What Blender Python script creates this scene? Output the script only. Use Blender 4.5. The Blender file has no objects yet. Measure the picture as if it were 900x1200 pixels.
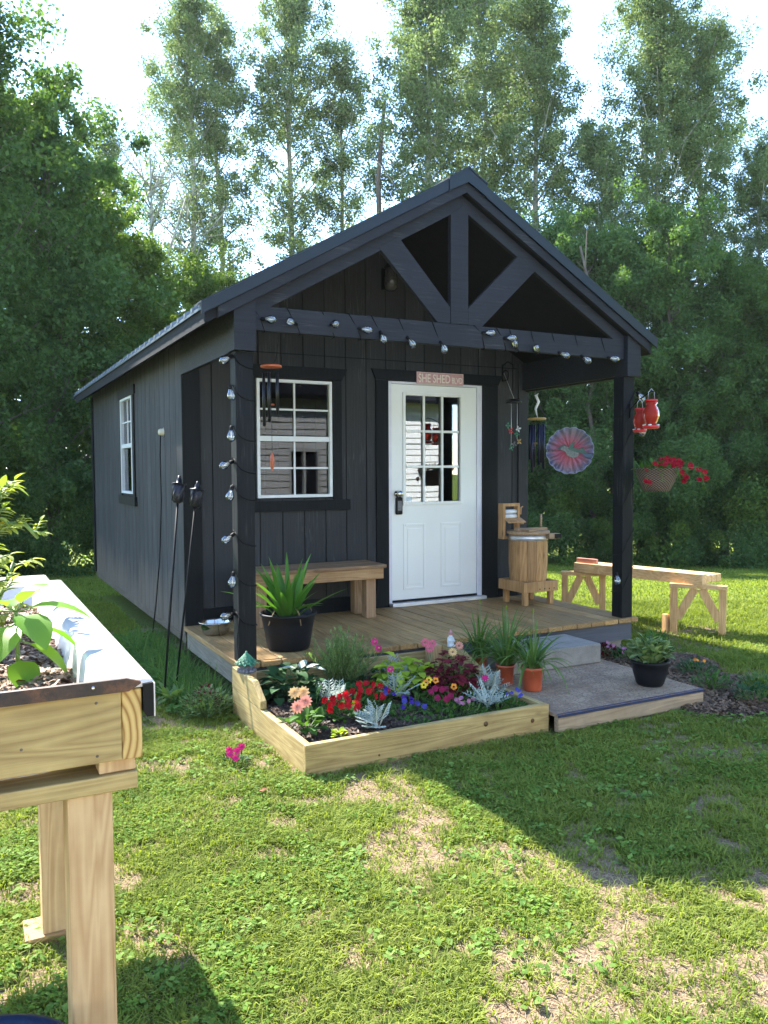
import bpy, bmesh, math, random
import numpy as np
from mathutils import Vector, Matrix, Euler
R = math.radians
PI = math.pi
sc = bpy.context.scene
C = sc.collection

# ------------------------------------------------------------------ camera
cam_d = bpy.data.cameras.new('camera'); cam = bpy.data.objects.new('camera', cam_d); C.objects.link(cam)
sc.camera = cam
FPX = 946.8
cam_d.sensor_fit = 'HORIZONTAL'; cam_d.sensor_width = 36.0; cam_d.lens = 36.0 * FPX / 900.0
cam_d.clip_start = 0.05; cam_d.clip_end = 3000
_yaw, _pit, _rol = R(27.506), R(-2.8615), R(-0.2948)
fw = Vector((math.sin(_yaw) * math.cos(_pit), math.cos(_yaw) * math.cos(_pit), math.sin(_pit)))
rt = Vector((math.cos(_yaw), -math.sin(_yaw), 0)); up = rt.cross(fw)
rt2 = rt * math.cos(_rol) + up * math.sin(_rol); up2 = up * math.cos(_rol) - rt * math.sin(_rol)
M = Matrix((rt2, up2, -fw)).transposed().to_4x4()
M.translation = Vector((-1.5634, -5.0432, 1.5477))
cam.matrix_world = M

# ------------------------------------------------------------------ world and sun
SUN_EL = R(42.5); SUN_AZ = R(-15.2)          # azimuth from +Y towards +X
world = bpy.data.worlds.new('World'); sc.world = world; world.use_nodes = True
nt = world.node_tree; nt.nodes.clear()
wo = nt.nodes.new('ShaderNodeOutputWorld'); bg = nt.nodes.new('ShaderNodeBackground')
sky = nt.nodes.new('ShaderNodeTexSky'); sky.sky_type = 'NISHITA'; sky.sun_disc = False
sky.sun_elevation = SUN_EL; sky.sun_rotation = SUN_AZ
sky.air_density = 1.0; sky.dust_density = 0.0; sky.ozone_density = 1.5; sky.altitude = 900
bg.inputs['Strength'].default_value = 0.15
nt.links.new(sky.outputs[0], bg.inputs[0]); nt.links.new(bg.outputs[0], wo.inputs[0])
sun_d = bpy.data.lights.new('sun', 'SUN'); sun_d.energy = 3.9; sun_d.angle = R(0.5); sun_d.color = (1.0, 0.95, 0.86)
sun = bpy.data.objects.new('sun', sun_d); C.objects.link(sun)
sd = Vector((math.sin(SUN_AZ) * math.cos(SUN_EL), math.cos(SUN_AZ) * math.cos(SUN_EL), math.sin(SUN_EL)))
sun.rotation_euler = sd.to_track_quat('Z', 'Y').to_euler()
sc.view_settings.view_transform = 'Standard'; sc.view_settings.look = 'None'
sc.view_settings.gamma = 1.0; sc.view_settings.use_curve_mapping = False
sc.view_settings.exposure = 2.48
sc.render.engine = 'CYCLES'
sc.cycles.max_bounces = 7; sc.cycles.diffuse_bounces = 4; sc.cycles.glossy_bounces = 4
sc.cycles.transmission_bounces = 6; sc.cycles.transparent_max_bounces = 12
sc.cycles.caustics_reflective = False; sc.cycles.caustics_refractive = False
sc.cycles.use_denoising = True

rng = random.Random(7)
nrg = np.random.default_rng(11)

# ------------------------------------------------------------------ material helpers
def newmat(name):
    m = bpy.data.materials.new(name); m.use_nodes = True
    t = m.node_tree; t.nodes.clear()
    o = t.nodes.new('ShaderNodeOutputMaterial'); return m, t, o
def N(t, kind, **kw):
    n = t.nodes.new(kind)
    for k, v in kw.items():
        if k.startswith('i_'): n.inputs[k[2:].replace('_', ' ')].default_value = v
        else: setattr(n, k, v)
    return n
def L(t, a, b): t.links.new(a, b)
def c4(c): return (c[0], c[1], c[2], 1)
def ramp(t, fac, stops, interp='LINEAR'):
    r = t.nodes.new('ShaderNodeValToRGB'); r.color_ramp.interpolation = interp
    e = r.color_ramp.elements
    while len(e) > 1: e.remove(e[-1])
    e[0].position = stops[0][0]; e[0].color = c4(stops[0][1])
    for p, c in stops[1:]:
        x = e.new(p); x.color = c4(c)
    L(t, fac, r.inputs[0]); return r.outputs[0]
def mix(t, fac, a, b, mode='MIX'):
    n = t.nodes.new('ShaderNodeMix'); n.data_type = 'RGBA'; n.blend_type = mode
    if isinstance(fac, (int, float)): n.inputs[0].default_value = fac
    else: L(t, fac, n.inputs[0])
    for s, v in ((6, a), (7, b)):
        if isinstance(v, tuple): n.inputs[s].default_value = c4(v)
        else: L(t, v, n.inputs[s])
    return n.outputs[2]
def coords(t, sc3=(1, 1, 1), out='Object', loc=(0, 0, 0)):
    tc = t.nodes.new('ShaderNodeTexCoord'); mp = t.nodes.new('ShaderNodeMapping')
    mp.inputs['Scale'].default_value = sc3; mp.inputs['Location'].default_value = loc
    L(t, tc.outputs[out], mp.inputs[0]); return mp.outputs[0]
def noise(t, vec, scale, detail=3, rough=0.55, dist=0.0):
    n = N(t, 'ShaderNodeTexNoise'); n.inputs['Scale'].default_value = scale; n.inputs['Detail'].default_value = detail
    n.inputs['Roughness'].default_value = rough; n.inputs['Distortion'].default_value = dist
    if vec is not None: L(t, vec, n.inputs['Vector'])
    return n.outputs['Fac']
def bump(t, h, strength, dist=0.01):
    b = N(t, 'ShaderNodeBump'); b.inputs['Strength'].default_value = strength; b.inputs['Distance'].default_value = dist
    L(t, h, b.inputs['Height']); return b.outputs[0]
def math_(t, op, a, b=None, clamp=False):
    n = N(t, 'ShaderNodeMath', operation=op, use_clamp=clamp)
    for i, v in enumerate((a, b)):
        if v is None: continue
        if isinstance(v, (int, float)): n.inputs[i].default_value = v
        else: L(t, v, n.inputs[i])
    return n.outputs[0]
def princ(t, o, col, rough=0.6, normal=None, metal=0.0, spec=0.5):
    p = N(t, 'ShaderNodeBsdfPrincipled')
    if isinstance(col, tuple): p.inputs['Base Color'].default_value = c4(col)
    else: L(t, col, p.inputs['Base Color'])
    if isinstance(rough, (int, float)): p.inputs['Roughness'].default_value = rough
    else: L(t, rough, p.inputs['Roughness'])
    p.inputs['Metallic'].default_value = metal; p.inputs['Specular IOR Level'].default_value = spec
    if normal is not None: L(t, normal, p.inputs['Normal'])
    L(t, p.outputs[0], o.inputs[0]); return p

def simple(name, col, rough=0.5, metal=0.0, var=0.12, scale=12, bmp=0.0, spec=0.5):
    m, t, o = newmat(name)
    v = coords(t); n = noise(t, v, scale, 4)
    lo = tuple(x * (1 - var) for x in col); hi = tuple(min(1, x * (1 + var)) for x in col)
    cc = ramp(t, n, [(0.3, lo), (0.7, hi)])
    princ(t, o, cc, rough, bump(t, noise(t, v, scale * 5, 3), bmp) if bmp else None, metal, spec)
    return m

def wood(name, c_lo, c_hi, axis='x', dens=1.0, rough=0.7, dirt=0.0, knots=0.5, var=0.18):
    """lumber: long fibres and rings along an axis, knots, board to board variation"""
    m, t, o = newmat(name)
    geo = N(t, 'ShaderNodeNewGeometry')
    isl = geo.outputs['Random Per Island']
    s = [14.0 * dens] * 3; s['xyz'.index(axis)] = 0.9 * dens
    tc = N(t, 'ShaderNodeTexCoord'); add = N(t, 'ShaderNodeVectorMath', operation='ADD')
    cmb = N(t, 'ShaderNodeCombineXYZ'); k = math_(t, 'MULTIPLY', isl, 37.0)
    for i in range(3): L(t, k, cmb.inputs[i])
    L(t, tc.outputs['Object'], add.inputs[0]); L(t, cmb.outputs[0], add.inputs[1])
    mp = N(t, 'ShaderNodeMapping'); mp.inputs['Scale'].default_value = s; L(t, add.outputs[0], mp.inputs[0])
    v = mp.outputs[0]
    w = noise(t, v, 1.1, 2, 0.5, 0.6)
    rings = math_(t, 'FRACT', math_(t, 'MULTIPLY', w, 9.0))
    rings = math_(t, 'PINGPONG', rings, 0.5); rings = math_(t, 'MULTIPLY', rings, 2.0)
    s2 = [90.0] * 3; s2['xyz'.index(axis)] = 2.5
    mp2 = N(t, 'ShaderNodeMapping'); mp2.inputs['Scale'].default_value = s2; L(t, add.outputs[0], mp2.inputs[0])
    fib = noise(t, mp2.outputs[0], 1.6, 4, 0.6)
    f = math_(t, 'ADD', math_(t, 'MULTIPLY', rings, 0.5), math_(t, 'MULTIPLY', fib, 0.55))
    col = ramp(t, f, [(0.15, c_lo), (0.75, c_hi)])
    # knots
    s3 = [7.0] * 3; s3['xyz'.index(axis)] = 3.2
    mp3 = N(t, 'ShaderNodeMapping'); mp3.inputs['Scale'].default_value = s3; L(t, add.outputs[0], mp3.inputs[0])
    vo = N(t, 'ShaderNodeTexVoronoi'); L(t, mp3.outputs[0], vo.inputs['Vector']); vo.inputs['Scale'].default_value = 1.0
    kn = ramp(t, vo.outputs['Distance'], [(0.03, (1, 1, 1)), (0.13, (0, 0, 0))])
    col = mix(t, math_(t, 'MULTIPLY', kn, knots), col, tuple(x * 0.35 for x in c_lo))
    tone = ramp(t, isl, [(0, (1 - var,) * 3), (1, (1 + var * 0.4,) * 3)])
    col = mix(t, 1.0, col, tone, 'MULTIPLY')
    s4 = [130.0] * 3; s4['xyz'.index(axis)] = 1.6
    mp4 = N(t, 'ShaderNodeMapping'); mp4.inputs['Scale'].default_value = s4; L(t, add.outputs[0], mp4.inputs[0])
    ck = ramp(t, noise(t, mp4.outputs[0], 1.0, 2, .5), [(.70, (0, 0, 0)), (.76, (1, 1, 1))])
    col = mix(t, math_(t, 'MULTIPLY', ck, .55), col, tuple(x * 0.4 for x in c_lo))
    st2 = noise(t, coords(t, (2.3, 2.3, 2.3)), 1.0, 5, .65)
    col = mix(t, 1.0, col, ramp(t, st2, [(.35, (.80, .78, .75)), (.6, (1.05, 1.05, 1.05))]), 'MULTIPLY')
    if dirt:
        d = noise(t, coords(t), 3.5, 5, 0.65)
        col = mix(t, math_(t, 'MULTIPLY', ramp(t, d, [(0.45, (0, 0, 0)), (0.7, (1, 1, 1))]), dirt), col, (0.16, 0.14, 0.12))
    princ(t, o, col, rough, bump(t, fib, 0.25, 0.004), 0, 0.3)
    return m

def leafmat(name, c_lo, c_hi, trans=0.45, scale=3.0, rough=0.6, attr=None, spec=0.18, ttint=(1.2, 1.25, 0.4)):
    m, t, o = newmat(name)
    geo = N(t, 'ShaderNodeNewGeometry')
    n1 = noise(t, coords(t), scale, 3)
    if attr:
        a = N(t, 'ShaderNodeAttribute'); a.attribute_name = attr; r = a.outputs['Fac']
    else: r = geo.outputs['Random Per Island']
    f = math_(t, 'ADD', math_(t, 'MULTIPLY', r, 0.5), math_(t, 'MULTIPLY', n1, 0.55))
    mid = tuple((a + b) / 2 for a, b in zip(c_lo, c_hi))
    col = ramp(t, f, [(0.15, c_lo), (0.5, mid), (0.88, c_hi)])
    p = N(t, 'ShaderNodeBsdfPrincipled'); L(t, col, p.inputs['Base Color']); p.inputs['Roughness'].default_value = rough
    p.inputs['Specular IOR Level'].default_value = spec
    tr = N(t, 'ShaderNodeBsdfTranslucent'); tc = mix(t, 1.0, col, ttint, 'MULTIPLY'); L(t, tc, tr.inputs[0])
    mx = N(t, 'ShaderNodeMixShader'); mx.inputs[0].default_value = trans
    L(t, p.outputs[0], mx.inputs[1]); L(t, tr.outputs[0], mx.inputs[2]); L(t, mx.outputs[0], o.inputs[0])
    return m

def paint(name, col, rough=0.55, grain=0.35, axis='z', wear=0.25, streak=0.0, mud=None):
    m, t, o = newmat(name)
    s = [60.0] * 3; s['xyz'.index(axis)] = 2.0
    g = noise(t, coords(t, s), 1.3, 5, 0.65)
    big = noise(t, coords(t, (1, 1, 0.5)), 2.2, 4)
    f = math_(t, 'ADD', math_(t, 'MULTIPLY', g, 0.5), math_(t, 'MULTIPLY', big, 0.5))
    cc = ramp(t, f, [(0.3, tuple(x * (1 - wear) for x in col)), (0.7, tuple(x * (1 + wear) for x in col))])
    isl = N(t, 'ShaderNodeNewGeometry').outputs['Random Per Island']
    cc = mix(t, 1.0, cc, ramp(t, isl, [(0, (0.85,) * 3), (1, (1.15,) * 3)]), 'MULTIPLY')
    if streak:   # weathered paint where the raised grain shows
        s2 = [110.0] * 3; s2['xyz'.index(axis)] = 3.5
        st = ramp(t, noise(t, coords(t, s2), 1.0, 3, .6, .8), [(.56, (0, 0, 0)), (.66, (1, 1, 1))])
        wh = ramp(t, noise(t, coords(t, (4, 4, 1.1), loc=(3, 3, 3)), 1.0, 3), [(.5, (0, 0, 0)), (.62, (1, 1, 1))])
        cc = mix(t, math_(t, 'MULTIPLY', math_(t, 'MULTIPLY', st, wh), streak), cc, (.15, .15, .145))
    if mud:
        sp = N(t, 'ShaderNodeSeparateXYZ'); tcx = N(t, 'ShaderNodeTexCoord'); L(t, tcx.outputs['Object'], sp.inputs[0])
        hgt = math_(t, 'SUBTRACT', mud[1], math_(t, 'SUBTRACT', sp.outputs['Z'], math_(t, 'MULTIPLY', noise(t, coords(t, (5, 5, 1.2)), 1.0, 4, .6), mud[2])))
        cc = mix(t, math_(t, 'MULTIPLY', ramp(t, hgt, [(0, (0, 0, 0)), (.35, (1, 1, 1))]), mud[0]), cc, (.17, .135, .105))
    princ(t, o, cc, ramp(t, g, [(.3, (min(1, rough + .2),) * 3), (.7, (rough,) * 3)]), bump(t, g, grain, 0.004), 0, .14)
    return m

MAT = {}
MAT['siding'] = paint('charcoal siding', (0.036, 0.0375, 0.039), 0.6, 0.6, streak=.5, mud=(.3, .28, .4))
MAT['sidingside'] = paint('charcoal side siding', (0.043, 0.043, 0.048), 0.55, 0.6, wear=0.4, streak=.6, mud=(.5, .25, .9))
MAT['trim'] = paint('black trim paint', (0.006, 0.0078, 0.0095), 0.5, 0.5)
MAT['bluetrim'] = paint('slate trim paint', (0.0235, 0.0255, 0.031), 0.5, 0.25, 'x', streak=.25)
MAT['post'] = paint('dark post paint', (0.009, 0.0105, 0.0125), 0.5, 0.4, streak=.3)
MAT['metalroof'] = simple('dark roof metal', (0.012, 0.019, 0.026), 0.45, 0.0, 0.1, 3, spec=.3)
MAT['roofdeck'] = simple('dark soffit', (0.016, 0.018, 0.022), 0.8, spec=.15)
MAT['skirt'] = wood('weathered skirt', (0.05, 0.04, 0.033), (0.10, 0.082, 0.065), 'y', dirt=0.4)
MAT['deckfascia'] = paint('grey fascia', (0.10, 0.105, 0.12), 0.7, 0.4, 'x')
MAT['sidefascia'] = wood('grey weathered fascia', (0.13, 0.12, 0.10), (0.24, 0.22, 0.18), 'y', dirt=0.4, knots=0.2)
MAT['deck'] = wood('deck boards', (0.27, 0.148, 0.052), (0.47, 0.285, 0.108), 'y', 0.8, 0.6, dirt=0.18, knots=0.4, var=0.3)
MAT['pine_x'] = wood('treated pine x', (0.31, 0.21, 0.082), (0.50, 0.37, 0.155), 'x', 0.8, 0.65, knots=0.75)
MAT['pine_y'] = wood('treated pine y', (0.31, 0.21, 0.082), (0.50, 0.37, 0.155), 'y', 0.8, 0.65, knots=0.75)
MAT['pine_z'] = wood('pine stud', (0.50, 0.30, 0.14), (0.68, 0.47, 0.25), 'z', 0.8, 0.6, knots=0.6)
MAT['endgrain'] = wood('pine end grain', (0.36, 0.20, 0.07), (0.58, 0.38, 0.16), 'y', 1.6, 0.75, knots=0.0)
def endgrain():
    m, t, o = newmat('end grain rings'); tc = N(t, 'ShaderNodeTexCoord'); sp = N(t, 'ShaderNodeSeparateXYZ'); L(t, tc.outputs['Object'], sp.inputs[0])
    dx = math_(t, 'SUBTRACT', sp.outputs['X'], .268); dz = math_(t, 'SUBTRACT', sp.outputs['Z'], 1.03)
    n = noise(t, coords(t), 18, 2)
    d = math_(t, 'SQRT', math_(t, 'ADD', math_(t, 'MULTIPLY', dx, dx), math_(t, 'MULTIPLY', math_(t, 'MULTIPLY', dz, dz), .35)))
    r_ = math_(t, 'PINGPONG', math_(t, 'ADD', math_(t, 'MULTIPLY', d, 150), math_(t, 'MULTIPLY', n, .8)), 1.0)
    princ(t, o, ramp(t, r_, [(.1, (.28, .14, .035)), (.45, (.50, .33, .11)), (.9, (.58, .40, .15))]), .75); return m
MAT['endgrain'] = endgrain()
MAT['raw'] = wood('raw lumber', (0.62, 0.36, 0.15), (0.82, 0.56, 0.29), 'y', 0.8, 0.65, knots=0.5)
MAT['bench'] = wood('bench wood', (0.18, 0.10, 0.052), (0.34, 0.21, 0.115), 'x', 0.9, 0.7, dirt=0.3)
MAT['benchedge'] = wood('bench apron wood', (0.30, 0.16, 0.07), (0.46, 0.28, 0.13), 'x', 0.9, 0.7)
MAT['benchleg'] = wood('bench leg wood', (0.26, 0.15, 0.08), (0.42, 0.27, 0.15), 'z', 0.9, 0.7)
MAT['barrel'] = wood('barrel wood', (0.33, 0.17, 0.065), (0.52, 0.30, 0.13), 'z', 0.7, 0.6, knots=0.8, var=0.25)
MAT['barreltop'] = wood('barrel top wood', (0.30, 0.18, 0.10), (0.46, 0.32, 0.19), 'x', 0.7, 0.65)
MAT['pallet'] = wood('weathered pallet', (0.28, 0.20, 0.13), (0.45, 0.34, 0.22), 'x', 0.9, 0.8, dirt=0.5)
MAT['white'] = simple('white door paint', (0.72, 0.73, 0.69), 0.35, 0, 0.03, 3)
MAT['vinyl'] = simple('white vinyl', (0.66, 0.67, 0.67), 0.4, 0, 0.05)
MAT['jamb'] = simple('white jamb paint', (0.62, 0.62, 0.66), 0.4, 0, 0.05)
MAT['alu'] = simple('threshold aluminium', (0.62, 0.63, 0.65), 0.35, 0.6, 0.08)
MAT['black'] = simple('black plastic', (0.008, 0.008, 0.009), 0.5, spec=.15)
MAT['blackpot'] = simple('black pot plastic', (0.008, 0.009, 0.012), 0.5, bmp=0.1, spec=.2)
MAT['wire'] = simple('black wire', (0.007, 0.007, 0.008), 0.6, spec=.15)
MAT['chrome'] = simple('brushed steel', (0.62, 0.60, 0.57), 0.16, 1.0, 0.05)
MAT['terracotta'] = simple('orange plastic pot', (0.42, 0.085, 0.035), 0.45, 0, 0.15)
MAT['enamel'] = simple('white enamel', (0.68, 0.655, 0.65), 0.12, 0, 0.03, 3)
def enamel():
    m, t, o = newmat('stained enamel'); v = coords(t)
    n = noise(t, coords(t, (3, 3, 3)), 1.5, 6, .7); n2 = noise(t, coords(t, (40, 40, 6)), 1.0, 4, .7)
    c = ramp(t, n, [(.35, (.58, .52, .45)), (.55, (.68, .64, .605))])
    sp = N(t, 'ShaderNodeSeparateXYZ'); L(t, v, sp.inputs[0])
    low = ramp(t, math_(t, 'ADD', sp.outputs['Z'], math_(t, 'MULTIPLY', n2, .04)), [(1.09, (1, 1, 1)), (1.13, (0, 0, 0))])
    sp2 = ramp(t, n2, [(.66, (0, 0, 0)), (.72, (1, 1, 1))])
    c = mix(t, math_(t, 'MULTIPLY', sp2, .35), c, (.35, .30, .25))
    princ(t, o, c, .2); return m
MAT['enamel'] = enamel()
MAT['bluep'] = simple('blue plastic', (0.005, 0.018, 0.055), 0.4, spec=.3)
MAT['orange'] = simple('orange stained wood', (0.45, 0.10, 0.035), 0.5)
MAT['tan'] = simple('varnished wood disc', (0.38, 0.24, 0.08), 0.4)
MAT['navy'] = simple('navy anodised tube', (0.012, 0.014, 0.045), 0.3, 0.5)
MAT['tubeblack'] = simple('black tube', (0.012, 0.013, 0.016), 0.35, 0.3)
MAT['red'] = simple('red enamel', (0.55, 0.02, 0.02), 0.35)
MAT['beige'] = simple('beige cap', (0.6, 0.55, 0.4), 0.5)
MAT['green'] = simple('mossy green resin', (0.03, 0.17, 0.09), 0.6, 0, 0.5, 60, 0.5)
MAT['stone'] = simple('grey resin stone', (0.15, 0.15, 0.17), 0.8, 0, 0.5, 70, 0.6)
MAT['skin'] = simple('gnome figure paint', (0.6, 0.3, 0.25), 0.5)
MAT['gnomewhite'] = simple('gnome white paint', (0.68, 0.70, 0.70), 0.5)
MAT['gnomered'] = simple('gnome hat paint', (0.45, 0.22, 0.20), 0.5)
MAT['stem'] = simple('green stem', (0.12, 0.20, 0.05), 0.6, 0, 0.3)
MAT['brownstem'] = simple('dry brown stem', (0.25, 0.17, 0.09), 0.8, 0, 0.3)
MAT['bark'] = simple('pale poplar bark', (0.30, 0.29, 0.24), 0.9, 0, 0.45, 3, 0.5)
MAT['darkbark'] = simple('brown bark', (0.13, 0.10, 0.075), 0.9, 0, 0.4, 3, 0.5)

def concrete():
    m, t, o = newmat('concrete block'); v = coords(t)
    n1 = noise(t, v, 9, 6, 0.7); n2 = noise(t, v, 160, 2)
    f = math_(t, 'ADD', math_(t, 'MULTIPLY', n1, .6), math_(t, 'MULTIPLY', n2, .4))
    princ(t, o, ramp(t, f, [(.3, (.17, .15, .125)), (.7, (.35, .32, .275))]), .9, bump(t, n2, .5, .004)); return m
MAT['concrete'] = concrete()
def plywood():
    m, t, o = newmat('gritty platform top'); v = coords(t)
    n1 = noise(t, v, 5, 6, 0.7); n2 = noise(t, v, 70, 4, .7); n3 = noise(t, v, 25, 3, .6, 1.5)
    c = ramp(t, n1, [(.3, (.17, .105, .062)), (.5, (.31, .21, .13)), (.72, (.46, .33, .215))])
    c = mix(t, ramp(t, n2, [(.5, (0, 0, 0)), (.62, (1, 1, 1))]), c, (.14, .105, .08))
    c = mix(t, ramp(t, n3, [(.6, (0, 0, 0)), (.7, (.5, .5, .5))]), c, (.45, .40, .34))
    princ(t, o, c, .95, bump(t, n2, .6, .006)); return m
MAT['grit'] = plywood()
def rusty():
    m, t, o = newmat('rusty dark steel'); v = coords(t)
    n1 = noise(t, v, 14, 6, 0.7)
    princ(t, o, ramp(t, n1, [(.35, (.016, .016, .018)), (.52, (.05, .03, .022)), (.66, (.16, .065, .03))]), .6, bump(t, n1, .5, .004), .2); return m
MAT['rust'] = rusty()
def soilmat(name, a, b, c):
    m, t, o = newmat(name); v = coords(t)
    n1 = noise(t, v, 45, 6, .75); n2 = noise(t, v, 6, 3)
    vo = N(t, 'ShaderNodeTexVoronoi'); vo.inputs['Scale'].default_value = 85; L(t, v, vo.inputs['Vector'])
    col = ramp(t, n1, [(.35, a), (.5, b), (.68, c)])
    col = mix(t, 1.0, col, ramp(t, vo.outputs['Distance'], [(0, (.45,) * 3), (.5, (1.25,) * 3)]), 'MULTIPLY')
    princ(t, o, col, .95, bump(t, n1, 1.0, .02)); return m
MAT['soil'] = soilmat('dark garden soil', (.018, .011, .007), (.055, .034, .022), (.15, .10, .065))
MAT['mulch'] = soilmat('wood chip mulch', (.07, .04, .028), (.19, .12, .085), (.48, .34, .25))
MAT['chips'] = leafmat('bark chips', (.06, .03, .02), (.42, .27, .18), 0.0)

def glassmat(name, refl, tint=(.55, .58, .6)):
    m, t, o = newmat(name)
    g = N(t, 'ShaderNodeBsdfGlossy'); g.inputs['Roughness'].default_value = 0.0; g.inputs[0].default_value = (.95, .97, 1, 1)
    tr = N(t, 'ShaderNodeBsdfTransparent'); tr.inputs[0].default_value = c4(tint)
    b = bump(t, noise(t, coords(t, (1.5, 1.5, 7)), 1.0, 1), 0.010, 0.02); L(t, b, g.inputs['Normal'])
    fr = N(t, 'ShaderNodeFresnel'); fr.inputs[0].default_value = 1.5
    f = math_(t, 'ADD', fr.outputs[0], refl, True)
    mx = N(t, 'ShaderNodeMixShader'); L(t, f, mx.inputs[0]); L(t, tr.outputs[0], mx.inputs[1]); L(t, g.outputs[0], mx.inputs[2])
    L(t, mx.outputs[0], o.inputs[0]); return m
MAT['doorglass'] = glassmat('door glass', .10)
MAT['winglass'] = glassmat('window glass', -.012, (.35,.37,.39))
MAT['bulb'] = glassmat('bulb glass', .12, (.93, .93, .9))
def colglass(name, col):
    m, t, o = newmat(name)
    p = princ(t, o, col, .08); p.inputs['Transmission Weight'].default_value = .55; p.inputs['IOR'].default_value = 1.2
    return m
MAT['redglass'] = colglass('red glass', (.6, .05, .03))
MAT['whiteglass'] = colglass('clear glass', (.9, .9, .9))

# ------------------------------------------------------------------ mesh builder (world coordinates; shifted to the parent's base)
class MB:
    def __init__(s): s.v = []; s.f = []; s.sm = []; s.pr = []
    def add(s, vs, fs, smooth=False):
        b = len(s.v); s.pr.append((b, len(s.f))); s.v += [tuple(v) for v in vs]; s.f += [tuple(b + i for i in f) for f in fs]; s.sm += [smooth] * len(fs); return s
    def box(s, x0, x1, y0, y1, z0, z1):
        vs = [(x, y, z) for z in (z0, z1) for y in (y0, y1) for x in (x0, x1)]
        return s.add(vs, [(0, 2, 3, 1), (4, 5, 7, 6), (0, 1, 5, 4), (2, 6, 7, 3), (0, 4, 6, 2), (1, 3, 7, 5)])
    def obox(s, c, d, w, l, h, wdir=None):
        """box centred at c, long axis d (length l), width w across, height h"""
        d = Vector(d).normalized(); a = Vector(wdir) if wdir else Vector((0, 0, 1)).cross(d)
        if a.length < 1e-5: a = Vector((1, 0, 0))
        a = (a - d * a.dot(d)).normalized(); u = d.cross(a)
        c = Vector(c); vs = [c + d * (i * l / 2) + a * (j * w / 2) + u * (k * h / 2) for k in (-1, 1) for j in (-1, 1) for i in (-1, 1)]
        return s.add(vs, [(0, 2, 3, 1), (4, 5, 7, 6), (0, 1, 5, 4), (2, 6, 7, 3), (0, 4, 6, 2), (1, 3, 7, 5)])
    def beam(s, p, q, w, h, wdir=None):
        p = Vector(p); q = Vector(q); return s.obox((p + q) / 2, q - p, w, (q - p).length, h, wdir)
    def prism(s, poly, axis, a0, a1):
        """poly of 2D points in the plane across axis ('y': (x,z), 'x': (y,z), 'z': (x,y))"""
        n = len(poly)
        def mk(p, a):
            return (p[0], a, p[1]) if axis == 'y' else (a, p[0], p[1]) if axis == 'x' else (p[0], p[1], a)
        vs = [mk(p, a0) for p in poly] + [mk(p, a1) for p in poly]
        fs = [tuple(range(n)), tuple(range(2 * n - 1, n - 1, -1))] + [(i, i + n, (i + 1) % n + n, (i + 1) % n) for i in range(n)]
        return s.add(vs, fs)
    def tube(s, pts, r, n=6, smooth=True, caps=True):
        pts = [Vector(p) for p in pts]; rs = r if isinstance(r, (list, tuple)) else [r] * len(pts)
        vs = []; ref = Vector((0.13, 0.31, 0.94)).normalized()
        for i, p in enumerate(pts):
            d = (pts[min(i + 1, len(pts) - 1)] - pts[max(i - 1, 0)])
            if d.length < 1e-9: d = Vector((0, 0, 1))
            d.normalize(); a = ref.cross(d)
            if a.length < 0.05: a = Vector((1, 0, 0)).cross(d)
            a.normalize(); b = d.cross(a)
            for k in range(n):
                t = 2 * PI * k / n; vs.append(p + (a * math.cos(t) + b * math.sin(t)) * rs[i])
        fs = [(i * n + k, i * n + (k + 1) % n, (i + 1) * n + (k + 1) % n, (i + 1) * n + k) for i in range(len(pts) - 1) for k in range(n)]
        if caps: fs += [tuple(range(n))[::-1], tuple((len(pts) - 1) * n + k for k in range(n))]
        return s.add(vs, fs, smooth)
    def lathe(s, prof, c, n=28, axis=None, smooth=True, rx=1.0):
        """prof: (r, z) list; axis: direction of z"""
        c = Vector(c); ax = Vector(axis).normalized() if axis else Vector((0, 0, 1))
        q = Vector((0, 0, 1)).rotation_difference(ax)
        vs = []
        for r, z in prof:
            for k in range(n):
                t = 2 * PI * k / n; vs.append(c + q @ Vector((r * rx * math.cos(t), r * math.sin(t), z)))
        fs = [(i * n + k, i * n + (k + 1) % n, (i + 1) * n + (k + 1) % n, (i + 1) * n + k) for i in range(len(prof) - 1) for k in range(n)]
        if prof[0][0] > 1e-4: fs.append(tuple(range(n))[::-1])
        if prof[-1][0] > 1e-4: fs.append(tuple((len(prof) - 1) * n + k for k in range(n)))
        return s.add(vs, fs, smooth)
    def ball(s, c, r, n=8, sc3=(1, 1, 1)):
        prof = [(math.sin(PI * i / n), -math.cos(PI * i / n)) for i in range(n + 1)]
        vs = []; m = n * 2
        for a, z in prof:
            for k in range(m):
                t = 2 * PI * k / m; vs.append((c[0] + a * r * sc3[0] * math.cos(t), c[1] + a * r * sc3[1] * math.sin(t), c[2] + z * r * sc3[2]))
        fs = [(i * m + k, i * m + (k + 1) % m, (i + 1) * m + (k + 1) % m, (i + 1) * m + k) for i in range(n) for k in range(m)]
        return s.add(vs, fs, True)
    def each(s, name, mat, parent=None, bevel=0.0):
        """every box of this builder becomes an object of its own"""
        out = []
        for i, (v0, f0) in enumerate(s.pr):
            v1, f1 = s.pr[i + 1] if i + 1 < len(s.pr) else (len(s.v), len(s.f))
            m = MB(); m.v = s.v[v0:v1]; m.f = [tuple(k - v0 for k in f) for f in s.f[f0:f1]]; m.sm = s.sm[f0:f1]
            out.append(m.build(name, mat, parent, bevel))
        return out[0]
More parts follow.
